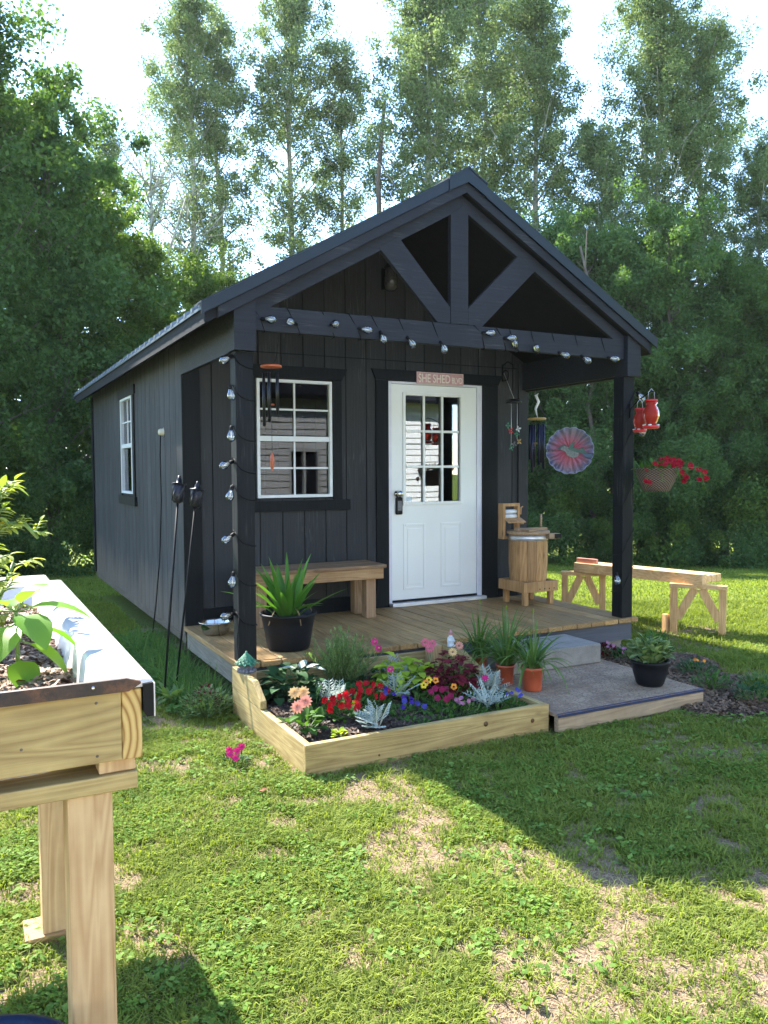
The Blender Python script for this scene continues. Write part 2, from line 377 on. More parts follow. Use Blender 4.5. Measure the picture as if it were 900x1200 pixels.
    def build(s, name, mat, parent=None, bevel=0.0, label=None):
        off = OFF.get(parent.name, Vector((0, 0, 0))) if parent else Vector((0, 0, 0))
        me = bpy.data.meshes.new(name); me.from_pydata([(v[0] - off.x, v[1] - off.y, v[2] - off.z) for v in s.v], [], s.f)
        me.polygons.foreach_set('use_smooth', s.sm); me.materials.append(mat)
        me.validate(); me.update()
        o = bpy.data.objects.new(name, me); C.objects.link(o)
        if parent: o.parent = parent; OFF[o.name] = off
        if bevel:
            b = o.modifiers.new('bevel', 'BEVEL'); b.width = bevel; b.segments = 2; b.limit_method = 'ANGLE'; b.angle_limit = R(40)
        if label: o['label'] = label
        return o
OFF = {}
def tag(o, label=None, cat=None, group=None, kind=None):
    if label: o['label'] = label
    if cat: o['category'] = cat
    if group: o['group'] = group
    if kind: o['kind'] = kind
    return o
def thing(name, label, cat, loc=(0, 0, 0), group=None):
    o = bpy.data.objects.new(name, None); C.objects.link(o); o.location = loc; o.empty_display_size = 0.1
    OFF[o.name] = Vector(loc); return tag(o, label, cat, group)
def copy_tree(o, parent=None):
    c = o.copy(); C.objects.link(c); c.parent = parent
    for ch in list(o.children): copy_tree(ch, c)
    return c
def np_mesh(name, verts, faces, mat, attrs=None, smooth=False):
    """verts (n,3), faces (m,k) all the same size k, or a list of such arrays"""
    me = bpy.data.meshes.new(name)
    fl = faces if isinstance(faces, list) else [faces]
    nv = len(verts); me.vertices.add(nv); me.vertices.foreach_set('co', np.ascontiguousarray(verts, dtype=np.float32).ravel())
    tot = sum(f.size for f in fl); nf = sum(len(f) for f in fl)
    me.loops.add(tot); me.loops.foreach_set('vertex_index', np.concatenate([f.ravel() for f in fl]).astype(np.int32))
    me.polygons.add(nf)
    lens = np.concatenate([np.full(len(f), f.shape[1]) for f in fl]); st = np.concatenate([[0], np.cumsum(lens)[:-1]])
    me.polygons.foreach_set('loop_start', st.astype(np.int32)); me.polygons.foreach_set('loop_total', lens.astype(np.int32))
    if smooth: me.polygons.foreach_set('use_smooth', np.ones(nf, bool))
    me.update(calc_edges=True)
    for k, a in (attrs or {}).items():
        at = me.attributes.new(k, 'FLOAT', 'POINT'); at.data.foreach_set('value', np.ascontiguousarray(a, dtype=np.float32))
    me.materials.append(mat)
    o = bpy.data.objects.new(name, me); C.objects.link(o); return o

# ------------------------------------------------------------------ value noise for the lawn
_perm = nrg.random((256, 256))
def vnoise(x, y):
    xi = np.floor(x).astype(int); yi = np.floor(y).astype(int); fx = x - xi; fy = y - yi
    fx = fx * fx * (3 - 2 * fx); fy = fy * fy * (3 - 2 * fy)
    g = lambda a, b: _perm[a % 256, b % 256]
    return (g(xi, yi) * (1 - fx) + g(xi + 1, yi) * fx) * (1 - fy) + (g(xi, yi + 1) * (1 - fx) + g(xi + 1, yi + 1) * fx) * fy
def fbm(x, y, o=4):
    s = 0; a = 0.5; t = 0
    for i in range(o): s = s + a * vnoise(x * 2 ** i + 17 * i, y * 2 ** i + 5 * i); t += a; a *= 0.55
    return s / t
CX, CY = -1.5634, -5.0432
def ground_z(x, y):
    d = (x - CX) * math.sin(_yaw) + (y - CY) * math.cos(_yaw)
    s = np.clip(d - 9.0, 0, 16)
    drop = 0.065 * s * np.clip(s / 2.0, 0, 1)
    near = np.exp(-(((x - 1.7) / 6) ** 2 + ((y + 1) / 6) ** 2))
    return -drop + (fbm(x * 0.9 + 40, y * 0.9 + 40, 3) - 0.5) * 0.05 * near * np.where((x > -0.2) & (y > -1.4) & (x < 3.6) & (y < 6.5), 0.2, 1) + (fbm(x * 5 + 3, y * 5, 2) - .5) * .012 * near
BARE = [(1.62, -2.18, .22), (1.66, -2.4, .2), (1.45, -2.62, .2), (1.25, -2.85, .2), (1.12, -3.0, .16), (0.95, -3.02, .14), (.45, -3.02, .2), (.69, -3.15, .16), (.61, -3.28, .16),
        (-.16, -2.6, .2), (-.18, -2.3, .22), (-.27, -2.1, .17), (.57, -1.67, .14), (.63, -1.88, .14), (-.7, -1.35, .18), (-.64, -1.53, .16), (-.75, -1.9, .2), (-.45, -2.75, .16),
        (.15, -3.2, .16), (.1, -2.15, .16), (1.0, -2.0, .16), (-.75, -2.35, .16), (2.1, -2.0, .2), (.2, -1.7, .15), (-.6, 2.5, .3), (-.9, 4.2, .5), (-.2, 8.8, .9), (-.15, 3.2, .22), (2.1, -3.6, .3), (.9, -3.5, .16)]
def bare(x, y):
    b = np.zeros_like(x)
    wx = x + (fbm(x * 4, y * 4, 3) - .5) * .5; wy = y + (fbm(x * 4 + 9, y * 4 + 31, 3) - .5) * .5
    for (px, py, r) in BARE: b = np.maximum(b, .48 * np.exp(-(((wx - px) / (r * .75)) ** 2 + ((wy - py) / (r * .75)) ** 2) * 1.2))
    pn = fbm(x * 1.9 + 11, y * 1.9 + 3, 4)
    b = np.maximum(b, np.clip((pn - .585) * 6, 0, .55))
    b = np.clip(b + np.clip((fbm(x * 6.5 + 70, y * 6.5 + 2, 3) - .60) * 5, 0, .55), 0, 1)
    fall = np.clip(1.3 - (np.hypot(x - CX, y - CY) - 4.5) / 6, 0.12, 1)
    return np.clip(b * fall, 0, 1)

# ================================================================== GROUND
def ax_coords(lo, hi, step, far, n):
    core = np.arange(lo, hi + 1e-6, step); g = np.geomspace(step, far, n)
    return np.concatenate([lo - np.cumsum(g)[::-1], core, hi + np.cumsum(g)])
gx = ax_coords(-4, 7, .05, 70, 34); gy = ax_coords(-5, 7, .05, 70, 34)
X, Y = np.meshgrid(gx, gy); Z = ground_z(X, Y)
nx, ny = len(gx), len(gy); idx = np.arange(nx * ny).reshape(ny, nx)
F = np.stack([idx[:-1, :-1], idx[:-1, 1:], idx[1:, 1:], idx[1:, :-1]], -1).reshape(-1, 4)
def groundmat():
    m, t, o = newmat('lawn ground'); v = coords(t)
    a = N(t, 'ShaderNodeAttribute'); a.attribute_name = 'bare'
    n1 = noise(t, v, 24, 6, .7); n2 = noise(t, v, 1.1, 4, .6); n3 = noise(t, v, 90, 4, .7)
    g = ramp(t, n1, [(.3, (.035, .045, .012)), (.5, (.085, .10, .028)), (.7, (.17, .17, .06))])
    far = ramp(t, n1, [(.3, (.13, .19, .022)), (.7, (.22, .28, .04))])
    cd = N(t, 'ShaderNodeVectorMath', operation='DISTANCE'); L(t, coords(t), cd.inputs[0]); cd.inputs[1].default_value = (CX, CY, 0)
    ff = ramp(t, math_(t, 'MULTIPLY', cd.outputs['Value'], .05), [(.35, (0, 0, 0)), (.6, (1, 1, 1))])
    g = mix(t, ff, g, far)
    g = mix(t, math_(t, 'MULTIPLY', n2, .35), g, (.13, .14, .035))
    s = ramp(t, n3, [(.3, (.16, .105, .07)), (.5, (.26, .18, .12)), (.72, (.40, .295, .205))])
    # thin straw thatch between
    th = ramp(t, noise(t, v, 40, 5, .75), [(.45, (0, 0, 0)), (.6, (1, 1, 1))])
    nearc = math_(t, 'SUBTRACT', 1.0, ff)
    g = mix(t, math_(t, 'MULTIPLY', math_(t, 'MULTIPLY', th, .32), nearc), g, (.25, .19, .085))
    f = ramp(t, math_(t, 'ADD', a.outputs['Fac'], math_(t, 'MULTIPLY', math_(t, 'SUBTRACT', n1, .5), .9)), [(.25, (0, 0, 0)), (.5, (1, 1, 1))])
    princ(t, o, mix(t, f, g, s), .95, bump(t, math_(t, 'ADD', n1, n3), .8, .02), 0, .1); return m
ground = np_mesh('ground', np.stack([X, Y, Z], -1).reshape(-1, 3), F, groundmat(), {'bare': bare(X, Y).ravel()}, True)
tag(ground, kind='structure')

# ------------------------------------------------------------------ grass blades
def in_struct(x, y):
    m = (x > -.03) & (x < 3.42) & (y > -.02) & (y < 6.4)
    m |= (x > -.08) & (x < 1.5) & (y > -1.29) & (y < 0)
    m |= (x > 1.45) & (x < 2.72) & (y > -1.38) & (y < 0)
    sb = SOILBED(x, y)
    return m | (sb > .55)
def SOILBED(x, y):
    """mulched strip right of the platform, 1 inside"""
    wx = x + (fbm(x * 2.3, y * 2.3 + 8, 3) - .5) * .5; wy = y + (fbm(x * 2.3 + 5, y * 2.3, 3) - .5) * .5
    # distance to the polyline (2.9,-1.35) (3.25,-.6) (3.15,.1)
    d = np.full(np.shape(x), 9.0)
    P = [(2.8, -1.30), (3.1, -.95), (3.25, -.3), (2.9, .1)]
    for (ax, ay), (bx, by) in zip(P[:-1], P[1:]):
        t = np.clip(((wx - ax) * (bx - ax) + (wy - ay) * (by - ay)) / ((bx - ax) ** 2 + (by - ay) ** 2), 0, 1)
        d = np.minimum(d, np.hypot(wx - ax - t * (bx - ax), wy - ay - t * (by - ay)))
    return np.clip(1.6 - d / .36, 0, 1)
def sample_view(n, d0, d1, pad=1.05):
    d = np.sqrt(nrg.random(n) * (d1 ** 2 - d0 ** 2) + d0 ** 2)
    s = (nrg.random(n) * 2 - 1) * (450 / FPX) * pad * d
    x = CX + d * math.sin(_yaw) + s * math.cos(_yaw); y = CY + d * math.cos(_yaw) - s * math.sin(_yaw)
    return x, y
def grass(name, pts, h, w, mat, lean=.5, tuft=0, tr=.014):
    x, y = pts
    if tuft:      # each point becomes a tuft of blades leaning outwards
        nt_ = len(x); q = np.repeat(np.arange(nt_), tuft); big = (.45 + 1.1 * nrg.random(nt_) ** 1.6) * (.5 + fbm(x * 3.1 + 7, y * 3.1, 3))
        a_ = nrg.random(nt_ * tuft) * 2 * PI; r_ = np.abs(nrg.normal(0, 1, nt_ * tuft)) * tr * (.6 + big[q] * .8)
        x = x[q] + r_ * np.cos(a_); y = y[q] + r_ * np.sin(a_); k = ~in_struct(x, y); x, y, a_, bg_ = x[k], y[k], a_[k], big[q][k]
    n = len(x); z = ground_z(x, y)
    az = nrg.random(n) * 2 * PI
    if tuft: az = a_ + nrg.normal(0, .7, n); h = h * (.45 + .75 * bg_)
    hh = h * (.55 + .9 * nrg.random(n)); ln = hh * lean * (.3 + 1.2 * nrg.random(n))
    ww = w * (.6 + .8 * nrg.random(n)); ca, sa = np.cos(az), np.sin(az)
    tw = az + PI / 2 + (nrg.random(n) - .5) * 1.2; bx, by = np.cos(tw) * ww / 2, np.sin(tw) * ww / 2
    b = np.stack([x, y, z - .004], -1)
    B = np.stack([bx, by, 0 * bx], -1)
    mid = b + np.stack([ca * ln * .35, sa * ln * .35, hh * .6], -1); tip = b + np.stack([ca * ln, sa * ln, hh * (1 - .25 * lean)], -1)
    V = np.stack([b - B, b + B, mid + B * .8, mid - B * .8, tip], 1).reshape(-1, 3)
    i = np.arange(n)[:, None] * 5
    f4 = i + np.array([[0, 1, 2, 3]]); f3 = i + np.array([[3, 2, 4]])
    rn = np.clip(nrg.random(n) * .7 + .35 * fbm(x * 2.5, y * 2.5, 3), 0, 1)
    return np_mesh(name, V, [f4, f3], mat, {'rnd': np.repeat(rn, 5)})
def keep(x, y, dens_bare=1.0):
    k = ~in_struct(x, y)
    b = bare(x, y) * dens_bare
    k &= nrg.random(len(x)) > np.clip(b * 1.5 - .1, 0, .9)
    # clumpy
    k &= nrg.random(len(x)) < .35 + 1.1 * fbm(x * 7 + 3, y * 7, 3)
    return x[k], y[k]
gm = leafmat('grass blade', (.075, .125, .02), (.33, .38, .085), .42, 1.5, .8, 'rnd', spec=.08, ttint=(1.15, 1.2, .35))
parts = []
near = grass('grass_near', keep(*sample_view(42000, 1.9, 5.6)), .026, .0046, gm, 1.0, 13, .016)
midg = grass('grass_mid', keep(*sample_view(26000, 5.3, 9.5)), .038, .0065, gm, .9, 9, .03)
farg = grass('grass_far', keep(*sample_view(130000, 9.0, 19, 1.1), .3), .04, .012, gm, .9)
# dry straw lying in the turf
strawm = leafmat('dry straw', (.22, .16, .07), (.50, .40, .22), .2, 3, .8, 'rnd')
x, y = sample_view(80000, 1.9, 6.5); k = ~in_struct(x, y) & ((fbm(x * 3 + 21, y * 3 + 4, 3) > .45) | (bare(x, y) > .15))
straw = grass('straw', (x[k], y[k]), .014, .0030, strawm, 3.2)
# clover and broad weeds in the turf
def clover(name, pts, size, mat):
    x, y = pts; n = len(x); z = ground_z(x, y) + .008 + .022 * nrg.random(n); s = size * (.5 + nrg.random(n))
    az = nrg.random(n) * 2 * PI
    u = np.stack([np.cos(az), np.sin(az), (nrg.random(n) - .5) * .9], -1); w = np.stack([-np.sin(az), np.cos(az), (nrg.random(n) - .5) * .9], -1)
    c = np.stack([x, y, z], -1); S = s[:, None]
    V = np.stack([c - u * S, c + w * S * .7, c + u * S, c - w * S * .7], 1).reshape(-1, 3)
    return np_mesh(name, V, np.arange(n)[:, None] * 4 + np.array([[0, 1, 2, 3]]), mat, {'rnd': np.repeat(nrg.random(n), 4)})
clm = leafmat('clover leaf', (.06, .14, .02), (.22, .34, .06), .4, 2, .8, 'rnd', spec=.08)
x, y = sample_view(170000, 1.9, 7.0)
k = (~in_struct(x, y)) & (fbm(x * 2.2 + 50, y * 2.2 + 9, 3) > .47 + .14 * nrg.random(len(x))) & (bare(x, y) < .35)
clov = clover('clover', (x[k], y[k]), .0075, clm)
# broadleaf weeds: small rosettes
wx_, wy_ = sample_view(2600, 1.9, 7.0); kk = (~in_struct(wx_, wy_)) & (fbm(wx_ * 1.7 + 5, wy_ * 1.7 + 60, 3) > .46); wx_, wy_ = wx_[kk], wy_[kk]
q_ = np.repeat(np.arange(len(wx_)), 9); rr_ = .012 + .022 * nrg.random(len(q_)); aa_ = nrg.random(len(q_)) * 6.283
wz_ = clover('broad_weeds', (wx_[q_] + rr_ * np.cos(aa_), wy_[q_] + rr_ * np.sin(aa_)), .0115, leafmat('weed leaf', (.07, .16, .03), (.26, .38, .09), .4, 2, .7, 'rnd', spec=.1))
tag(wz_, 'broad-leaved lawn weeds in small rosettes', 'weeds', kind='stuff')
for o_, nm in ((near, 'lawn_grass'), (midg, 'lawn_grass'), (farg, 'lawn_grass'), (straw, 'dry_straw'), (clov, 'clover')):
    o_.name = nm
tag(near, 'fine green lawn grass close to the camera', 'grass', kind='stuff')
tag(midg, 'lawn grass around the shed and platform', 'grass', kind='stuff')
tag(farg, 'far sunlit lawn grass towards the treeline', 'grass', kind='stuff')
tag(straw, 'dry pale straw bits lying in the lawn', 'straw', kind='stuff')
tag(clov, 'small round clover leaves spread through the lawn', 'clover', kind='stuff')

# ------------------------------------------------------------------ mulched garden strip
sx = np.arange(2.2, 4.2, .04); sy = np.arange(-2.2, .8, .04); SX, SY = np.meshgrid(sx, sy)
sb = SOILBED(SX, SY); SZ = ground_z(SX, SY) - .03 + np.clip(sb, 0, .7) * .075 + (fbm(SX * 9, SY * 9, 3) - .5) * .03 * sb
ii = np.arange(SX.size).reshape(SX.shape)
FF = np.stack([ii[:-1, :-1], ii[:-1, 1:], ii[1:, 1:], ii[1:, :-1]], -1).reshape(-1, 4)
FF = FF[(sb.ravel()[FF].max(1) > .25)]
used, inv = np.unique(FF, return_inverse=True)
soilbed = np_mesh('garden_soil', np.stack([SX, SY, SZ], -1).reshape(-1, 3)[used], inv.reshape(FF.shape), MAT['soil'], smooth=True)
tag(soilbed, kind='structure')

# ================================================================== SHED
W, P, LEN = 3.425, 1.452, 6.35
RM = 0.568; XA = 1.7125
def zt(x): return 3.68 - RM * abs(x - XA)
shed = thing('shed', 'charcoal garden shed with gabled front porch and white door', 'shed', (XA, P, 0))
def wall_planks(mb, axis, u0, u1, plane, thick, zb, ztop, holes, pitch=.2, gap=.009, start=None):
    """vertical boards; axis 'y' = wall facing -Y spanning x, 'x' = wall facing -X spanning y"""
    cuts = set([u0, u1]); g = (start if start is not None else u0) + pitch
    grooves = []
    while g < u1: grooves.append(g); g += pitch
    edges = [u0]
    segs = []
    a = u0
    for gg in grooves: segs.append((a, gg - gap / 2)); a = gg + gap / 2
    segs.append((a, u1))
    out = []
    for a, b in segs:
        brk = sorted({a, b} | {h[i] for h in holes for i in (0, 1) if a < h[i] < b})
        out += list(zip(brk[:-1], brk[1:]))
    for a, b in out:
        m = (a + b) / 2; hs = sorted([(h[2], h[3]) for h in holes if h[0] - 1e-6 <= m <= h[1] + 1e-6])
        lo = zb; iv = []
        for h0, h1 in hs: iv.append((lo, h0)); lo = h1
        iv.append((lo, None))
        for c, d in iv:
            za, zbb = (ztop(a), ztop(b)) if d is None else (d, d)
            if za - c < .005 and zbb - c < .005: continue
            if d is None and a < XA < b and axis == 'y' and ztop is not FLAT:
                poly = [(a, c), (b, c), (b, zbb), (XA, ztop(XA)), (a, za)]
            else: poly = [(a, c), (b, c), (b, zbb), (a, za)]
            mb.prism(poly, axis, plane, plane + thick)
FLAT = lambda u: 2.6
gable = lambda x: zt(x) - .118
DOOR = (1.86, 2.875, .31, 2.365); WIN = (.61, 1.315, 1.32, 2.34)
SWIN = (3.49, 4.15, 1.32, 2.35)
# front wall: the backing is the groove colour, boards stand 12 mm proud
m = MB(); wall_planks(m, 'y', .0, W, P, .012, .31, gable, [DOOR, WIN], .2, start=.045)
front = m.build('front_wall', MAT['siding'], shed)
m = MB(); wall_planks(m, 'y', .0, W, P + .012, .06, .31, gable, [DOOR, WIN], 9)
m.build('wall_backing', MAT['trim'], front)
# horizontal joint flashing of the gable sheet
m = MB(); m.box(.15, W - .12, P - .004, P - .0005, 2.545, 2.553); m.build('sheet_joint', MAT['trim'], front)
m = MB(); wall_planks(m, 'x', P, LEN, -.002, .012, .235, FLAT, [SWIN], .2)
sidew = m.build('side_wall', MAT['sidingside'], shed)
m = MB(); wall_planks(m, 'x', P + .03, LEN, .010, .05, .235, FLAT, [SWIN], 9); m.build('wall_backing', MAT['trim'], sidew)
m = MB(); wall_planks(m, 'x', P, LEN, W - .01, .012, .235, FLAT, [], .2)
rw = m.build('side_wall', MAT['sidingside'], shed); m = MB(); wall_planks(m, 'x', P + .03, LEN, W - .06, .05, .235, FLAT, [], 9); m.build('wall_backing', MAT['trim'], rw)
m = MB(); wall_planks(m, 'y', 0, W, LEN - .012, .05, .235, gable, [], .2); m.build('rear_wall', MAT['sidingside'], shed)
m = MB(); m.box(.06, W - .06, P + .08, LEN - .02, .28, .33); m.build('floor', MAT['benchleg'], shed)
# skirt and skids
m = MB(); m.box(.004, .04, P, LEN + .02, .165, .233); m.box(W - .04, W - .004, P, LEN + .02, .165, .233); m.each('skirt_board', MAT['skirt'], shed)
for xx in (.35, 1.2, 2.1, 3.0):
    m = MB(); m.box(xx, xx + .12, .3, LEN - .1, -.35, .17); m.build('skid', MAT['trim'], shed)
# corner trims
m = MB(); m.box(-.003, .146, P - .022, P - .0008, .31, 2.60); m.build('corner_trim', MAT['trim'], shed, .003)
m = MB(); m.box(3.31, 3.427, P - .022, P - .0008, .31, 2.60); m.build('corner_trim', MAT['siding'], shed, .003)
m = MB(); m.box(-.022, -.003, LEN - .07, LEN + .03, .235, 2.55); m.build('corner_trim', MAT['trim'], shed, .003)
m = MB(); m.box(.15, 1.735, P - .02, P - .001, .311, .44); m.box(3.075, 3.3, P - .02, P - .001, .311, .44); m.each('base_trim', MAT['trim'], shed, .003)
# ---- roof
roof_m = MB()
for sgn in (-1, 1):
    xe = XA + (1.85 if sgn > 0 else -1.9185)
    n0 = [(XA, zt(XA) - .02), (xe, zt(xe) - .02), (xe, zt(xe) - .115), (XA, zt(XA) - .115)]
    if sgn < 0: n0 = n0[::-1]
    roof_m.prism(n0, 'y', -.04, LEN + .08)
roof = roof_m.build('roof', MAT['roofdeck'], shed)
mm = MB()
for sgn in (-1, 1):
    xe = XA + (1.865 if sgn > 0 else -1.935)
    poly = [(XA, zt(XA)), (xe, zt(xe)), (xe, zt(xe) - .018), (XA, zt(XA) - .018)]
    mm.prism(poly if sgn > 0 else poly[::-1], 'y', -.075, LEN + .1)
    yy = -.02
    while yy < LEN + .05:
        d = .012
        mm.prism([(XA + sgn * .02, zt(XA) - .01 ), (xe + sgn * .006, zt(xe) - .004), (xe + sgn * .006, zt(xe) + .022), (XA + sgn * .02, zt(XA) + .014)], 'y', yy, yy + .045)
        yy += .19
galv = simple('galvanised roof edge', (.16, .19, .22), .35, .3, .15, 6)
mm.build('metal_panel', galv, roof)
mm = MB()
for sgn in (-1, 1):   # rake trims
    xe = XA + (1.88 if sgn > 0 else -1.95)
    a = [(XA, zt(XA) + .020), (xe, zt(xe) + .020), (xe, zt(xe) - .052), (XA, zt(XA) - .052)]
    mm.prism(a if sgn > 0 else a[::-1], 'y', -.085, -.0755)
    b = [(XA, zt(XA) + .031), (xe, zt(xe) + .031), (xe, zt(xe) + .021), (XA, zt(XA) + .021)]
    mm.prism(b if sgn > 0 else b[::-1], 'y', -.085, .09)
    mm.prism(a if sgn > 0 else a[::-1], 'y', LEN + .1, LEN + .115)
mm.each('rake_trim', MAT['metalroof'], roof)
mm = MB()
for sgn in (-1, 1):
    xe = XA + sgn * .16
    b = [(XA, zt(XA) + .050), (xe, zt(xe) + .046), (xe, zt(xe) + .036), (XA, zt(XA) + .036)]
    mm.prism(b if sgn > 0 else b[::-1], 'y', -.10, LEN + .11)
    a = [(XA, zt(XA) + .045), (xe, zt(xe) + .042), (xe, zt(xe) - .052), (XA, zt(XA) - .06)]
    mm.prism(a if sgn > 0 else a[::-1], 'y', -.094, -.086)
mm.build('ridge_cap', MAT['metalroof'], roof)
for sgn in (-1, 1):   # painted fascia and truss chord
    mm = MB(); xe = XA + (1.80 if sgn > 0 else -1.84)
    a = [(XA, zt(XA) - .054), (xe, zt(xe) - .054), (xe, zt(xe) - .125), (XA, zt(XA) - .128)]
    mm.prism(a if sgn > 0 else a[::-1], 'y', -.07, -.0405); mm.build('fascia', MAT['bluetrim'], roof, .002)
truss = MB()
zl = lambda x: zt(x) - .225
for sgn in (-1, 1):
    xe = XA + sgn * 1.60
    a = [(XA, zl(XA) + .10), (xe, zl(xe) + .10), (xe, zl(xe)), (XA, zl(XA))]
    truss.prism(a if sgn > 0 else a[::-1], 'y', .0, .038)
tr = truss.build('truss', MAT['bluetrim'], shed, .002)
mm = MB(); mm.prism([(1.617, 2.622), (1.767, 2.622), (1.767, zl(1.767) + .0), (XA, zl(XA) + .02), (1.617, zl(1.617) + .0)], 'y', -.006, .034)
mm.build('king_post', MAT['bluetrim'], tr, .002)
mm = MB(); mm.prism([(1.505, 2.622), (1.614, 2.622), (1.614, 2.735), (1.185, 3.19), (1.03, 3.10)], 'y', -.003, .034); mm.build('brace', MAT['bluetrim'], tr, .002)
mm = MB(); mm.prism([(1.770, 2.622), (1.895, 2.622), (2.39, 3.09), (2.235, 3.19), (1.770, 2.745)], 'y', -.003, .034); mm.build('brace', MAT['bluetrim'], tr, .002)
mm = MB(); mm.box(.126, 3.298, -.004, .036, 2.462, 2.62); mm.build('porch_beam', MAT['bluetrim'], shed, .003)
mm = MB(); mm.box(.126, 3.298, .037, .09, 2.48, 2.60); mm.build('inner_beam', MAT['trim'], shed)
for a, b in ((-.02, .125), (3.30, 3.445)):
    mm = MB(); mm.box(a, b, -.045, .10, 2.322, zt(a if a > 1 else b) - .13 + (.0 if a > 1 else 0)); mm.build('post_cap', MAT['bluetrim'], shed, .003)
for a, b in ((.0, .118), (3.307, 3.425)):
    mm = MB(); mm.box(a, b, .004, .122, .31, 2.33); mm.build('porch_post', MAT['post'], shed, .004)
mm = MB(); mm.box(-.006, .032, .10, P - .023, 2.325, 2.60); mm.build('side_header', MAT['bluetrim'], shed)
mm = MB(); mm.box(W - .032, W + .006, .10, P - .023, 2.325, 2.60); mm.box(W - .075, W - .034, .12, P - .02, 2.34, 2.60); mm.each('side_header', MAT['bluetrim'], shed)
# ---- deck
mm = MB(); xx = -.012
while xx < W + .0:
    x1 = min(xx + .142, W + .035); mm.box(xx, x1, -.032 + rng.uniform(-.003, .003), P - .001, .272, .310 + rng.uniform(-.0015, .0015)); xx = x1 + .006
deck = mm.build('deck', MAT['deck'], shed, .005)
mm = MB(); mm.box(.012, W - .01, .0, .036, .125, .270); mm.build('deck_fascia', MAT['deckfascia'], deck, .003)
mm = MB(); mm.box(.012, .048, .037, P - .01, .125, .270); mm.box(W - .046, W - .01, .037, P, .125, .270); mm.each('deck_fascia', MAT['sidefascia'], deck, .003)
mm = MB(); mm.box(3.2, 3.35, .05, .2, -.05, .125); mm.box(.1, .25, .05, .2, -.05, .125); mm.each('pier_block', MAT['concrete'], deck)
# ---- front door
door = MB(); DX0, DX1, DZ0, DZ1 = 1.902, 2.826, .365, 2.342
GX0, GX1, GZ0, GZ1 = 2.045, 2.640, 1.265, 2.245
yd = P + .008
for (a, b, c, d) in ((DX0, GX0, DZ0, DZ1), (GX1, DX1, DZ0, DZ1), (GX0, GX1, DZ0, GZ0), (GX0, GX1, GZ1, DZ1)):
    door.box(a, b, yd, yd + .044, c, d)
dr = door.build('door', MAT['white'], shed)
fr = MB(); e = .028
for (a, b, c, d) in ((GX0 - e, GX0, GZ0 - e, GZ1 + e), (GX1, GX1 + e, GZ0 - e, GZ1 + e), (GX0, GX1, GZ0 - e, GZ0), (GX0, GX1, GZ1, GZ1 + e)):
    fr.box(a, b, yd - .014, yd - .0005, c, d)
gw = (GX1 - GX0) / 3; gh = (GZ1 - GZ0) / 3
for i in (1, 2): fr.box(GX0 + gw * i - .011, GX0 + gw * i + .011, yd - .008, yd + .012, GZ0, GZ1)
for i in (1, 2):
    for j in range(3): fr.box(GX0 + gw * j + .0112, GX0 + gw * (j + 1) - .0112, yd - .007, yd + .011, GZ0 + gh * i - .011, GZ0 + gh * i + .011)
fr.build('glazing_bar', MAT['white'], dr, .003)
g = MB(); g.box(GX0, GX1, yd + .014, yd + .020, GZ0, GZ1); g.build('glass', MAT['doorglass'], dr)
for a, b in ((2.02, 2.255), (2.425, 2.66)):      # raised panels
    pm = MB(); c, d = .455, 1.065
    for (p, q, r_, s_) in ((a, a + .022, c, d), (b - .022, b, c, d), (a + .022, b - .022, c, c + .022), (a + .022, b - .022, d - .022, d)):
        pm.box(p, q, yd - .006, yd - .0005, r_, s_)
    pm.box(a + .045, b - .045, yd - .005, yd - .0004, c + .045, d - .045)
    pm.build('door_panel', MAT['white'], dr, .004)
jm = MB(); jm.box(1.862, 1.899, yd - .012, yd + .05, .33, 2.365); jm.box(2.829, 2.885, yd - .012, yd + .05, .33, 2.365); jm.box(1.8995, 2.8285, yd - .012, yd + .05, 2.345, 2.366)
jm.build('door_frame', MAT['jamb'], dr, .002)
tm = MB(); tm.box(1.87, 2.90, P - .07, P + .055, .312, .345); tm.build('threshold', MAT['alu'], dr, .004)
tm = MB(); tm.box(1.9, 2.83, P - .004, P + .04, .3455, .364); tm.build('door_sweep', MAT['black'], dr)
km = MB(); km.lathe([(.0, -.0), (.03, .0), (.03, .012), (.012, .016), (.012, .04), (.026, .052), (.03, .066), (.024, .078), (0, .08)], (1.955, yd - .001, 1.345), 18, (0, -1, 0)); km.build('knob', MAT['chrome'], dr)
lm = MB(); lm.box(1.935, 2.003, yd - .034, yd - .0006, 1.155, 1.315); lk = lm.build('key_lockbox', MAT['black'], dr, .012)
lm = MB(); lm.box(1.947, 1.991, yd - .037, yd - .0345, 1.19, 1.28); lm.build('keypad', simple('grey key buttons', (.10, .10, .11), .4, 0, .5, 150), lk, .003)
lm = MB(); lm.tube([(1.948, yd - .02, 1.295), (1.945, yd - .02, 1.335), (1.955, yd - .02, 1.352), (1.975, yd - .02, 1.34), (1.980, yd - .02, 1.295)], .005, 8); lm.build('shackle', MAT['black'], lk)
# stickers on the glass
lm = MB(); lm.box(GX0 + .01, GX0 + .075, yd + .0118, yd + .0135, GZ0 + .01, GZ0 + .05); lm.build('glass_sticker', simple('pale sticker', (.5, .58, .6), .5, 0, .2, 60), dr)
# casing
cm = MB(); cm.box(1.735, 1.8615, P - .018, P - .0005, .312, 2.372); cm.box(2.8855, 3.062, P - .018, P - .0005, .312, 2.372)
cm.prism([(1.735, 2.3725), (3.062, 2.3725), (3.115, 2.468), (1.69, 2.468)], 'y', P - .024, P - .0005)
cm.build('door_casing', MAT['trim'], shed, .002)
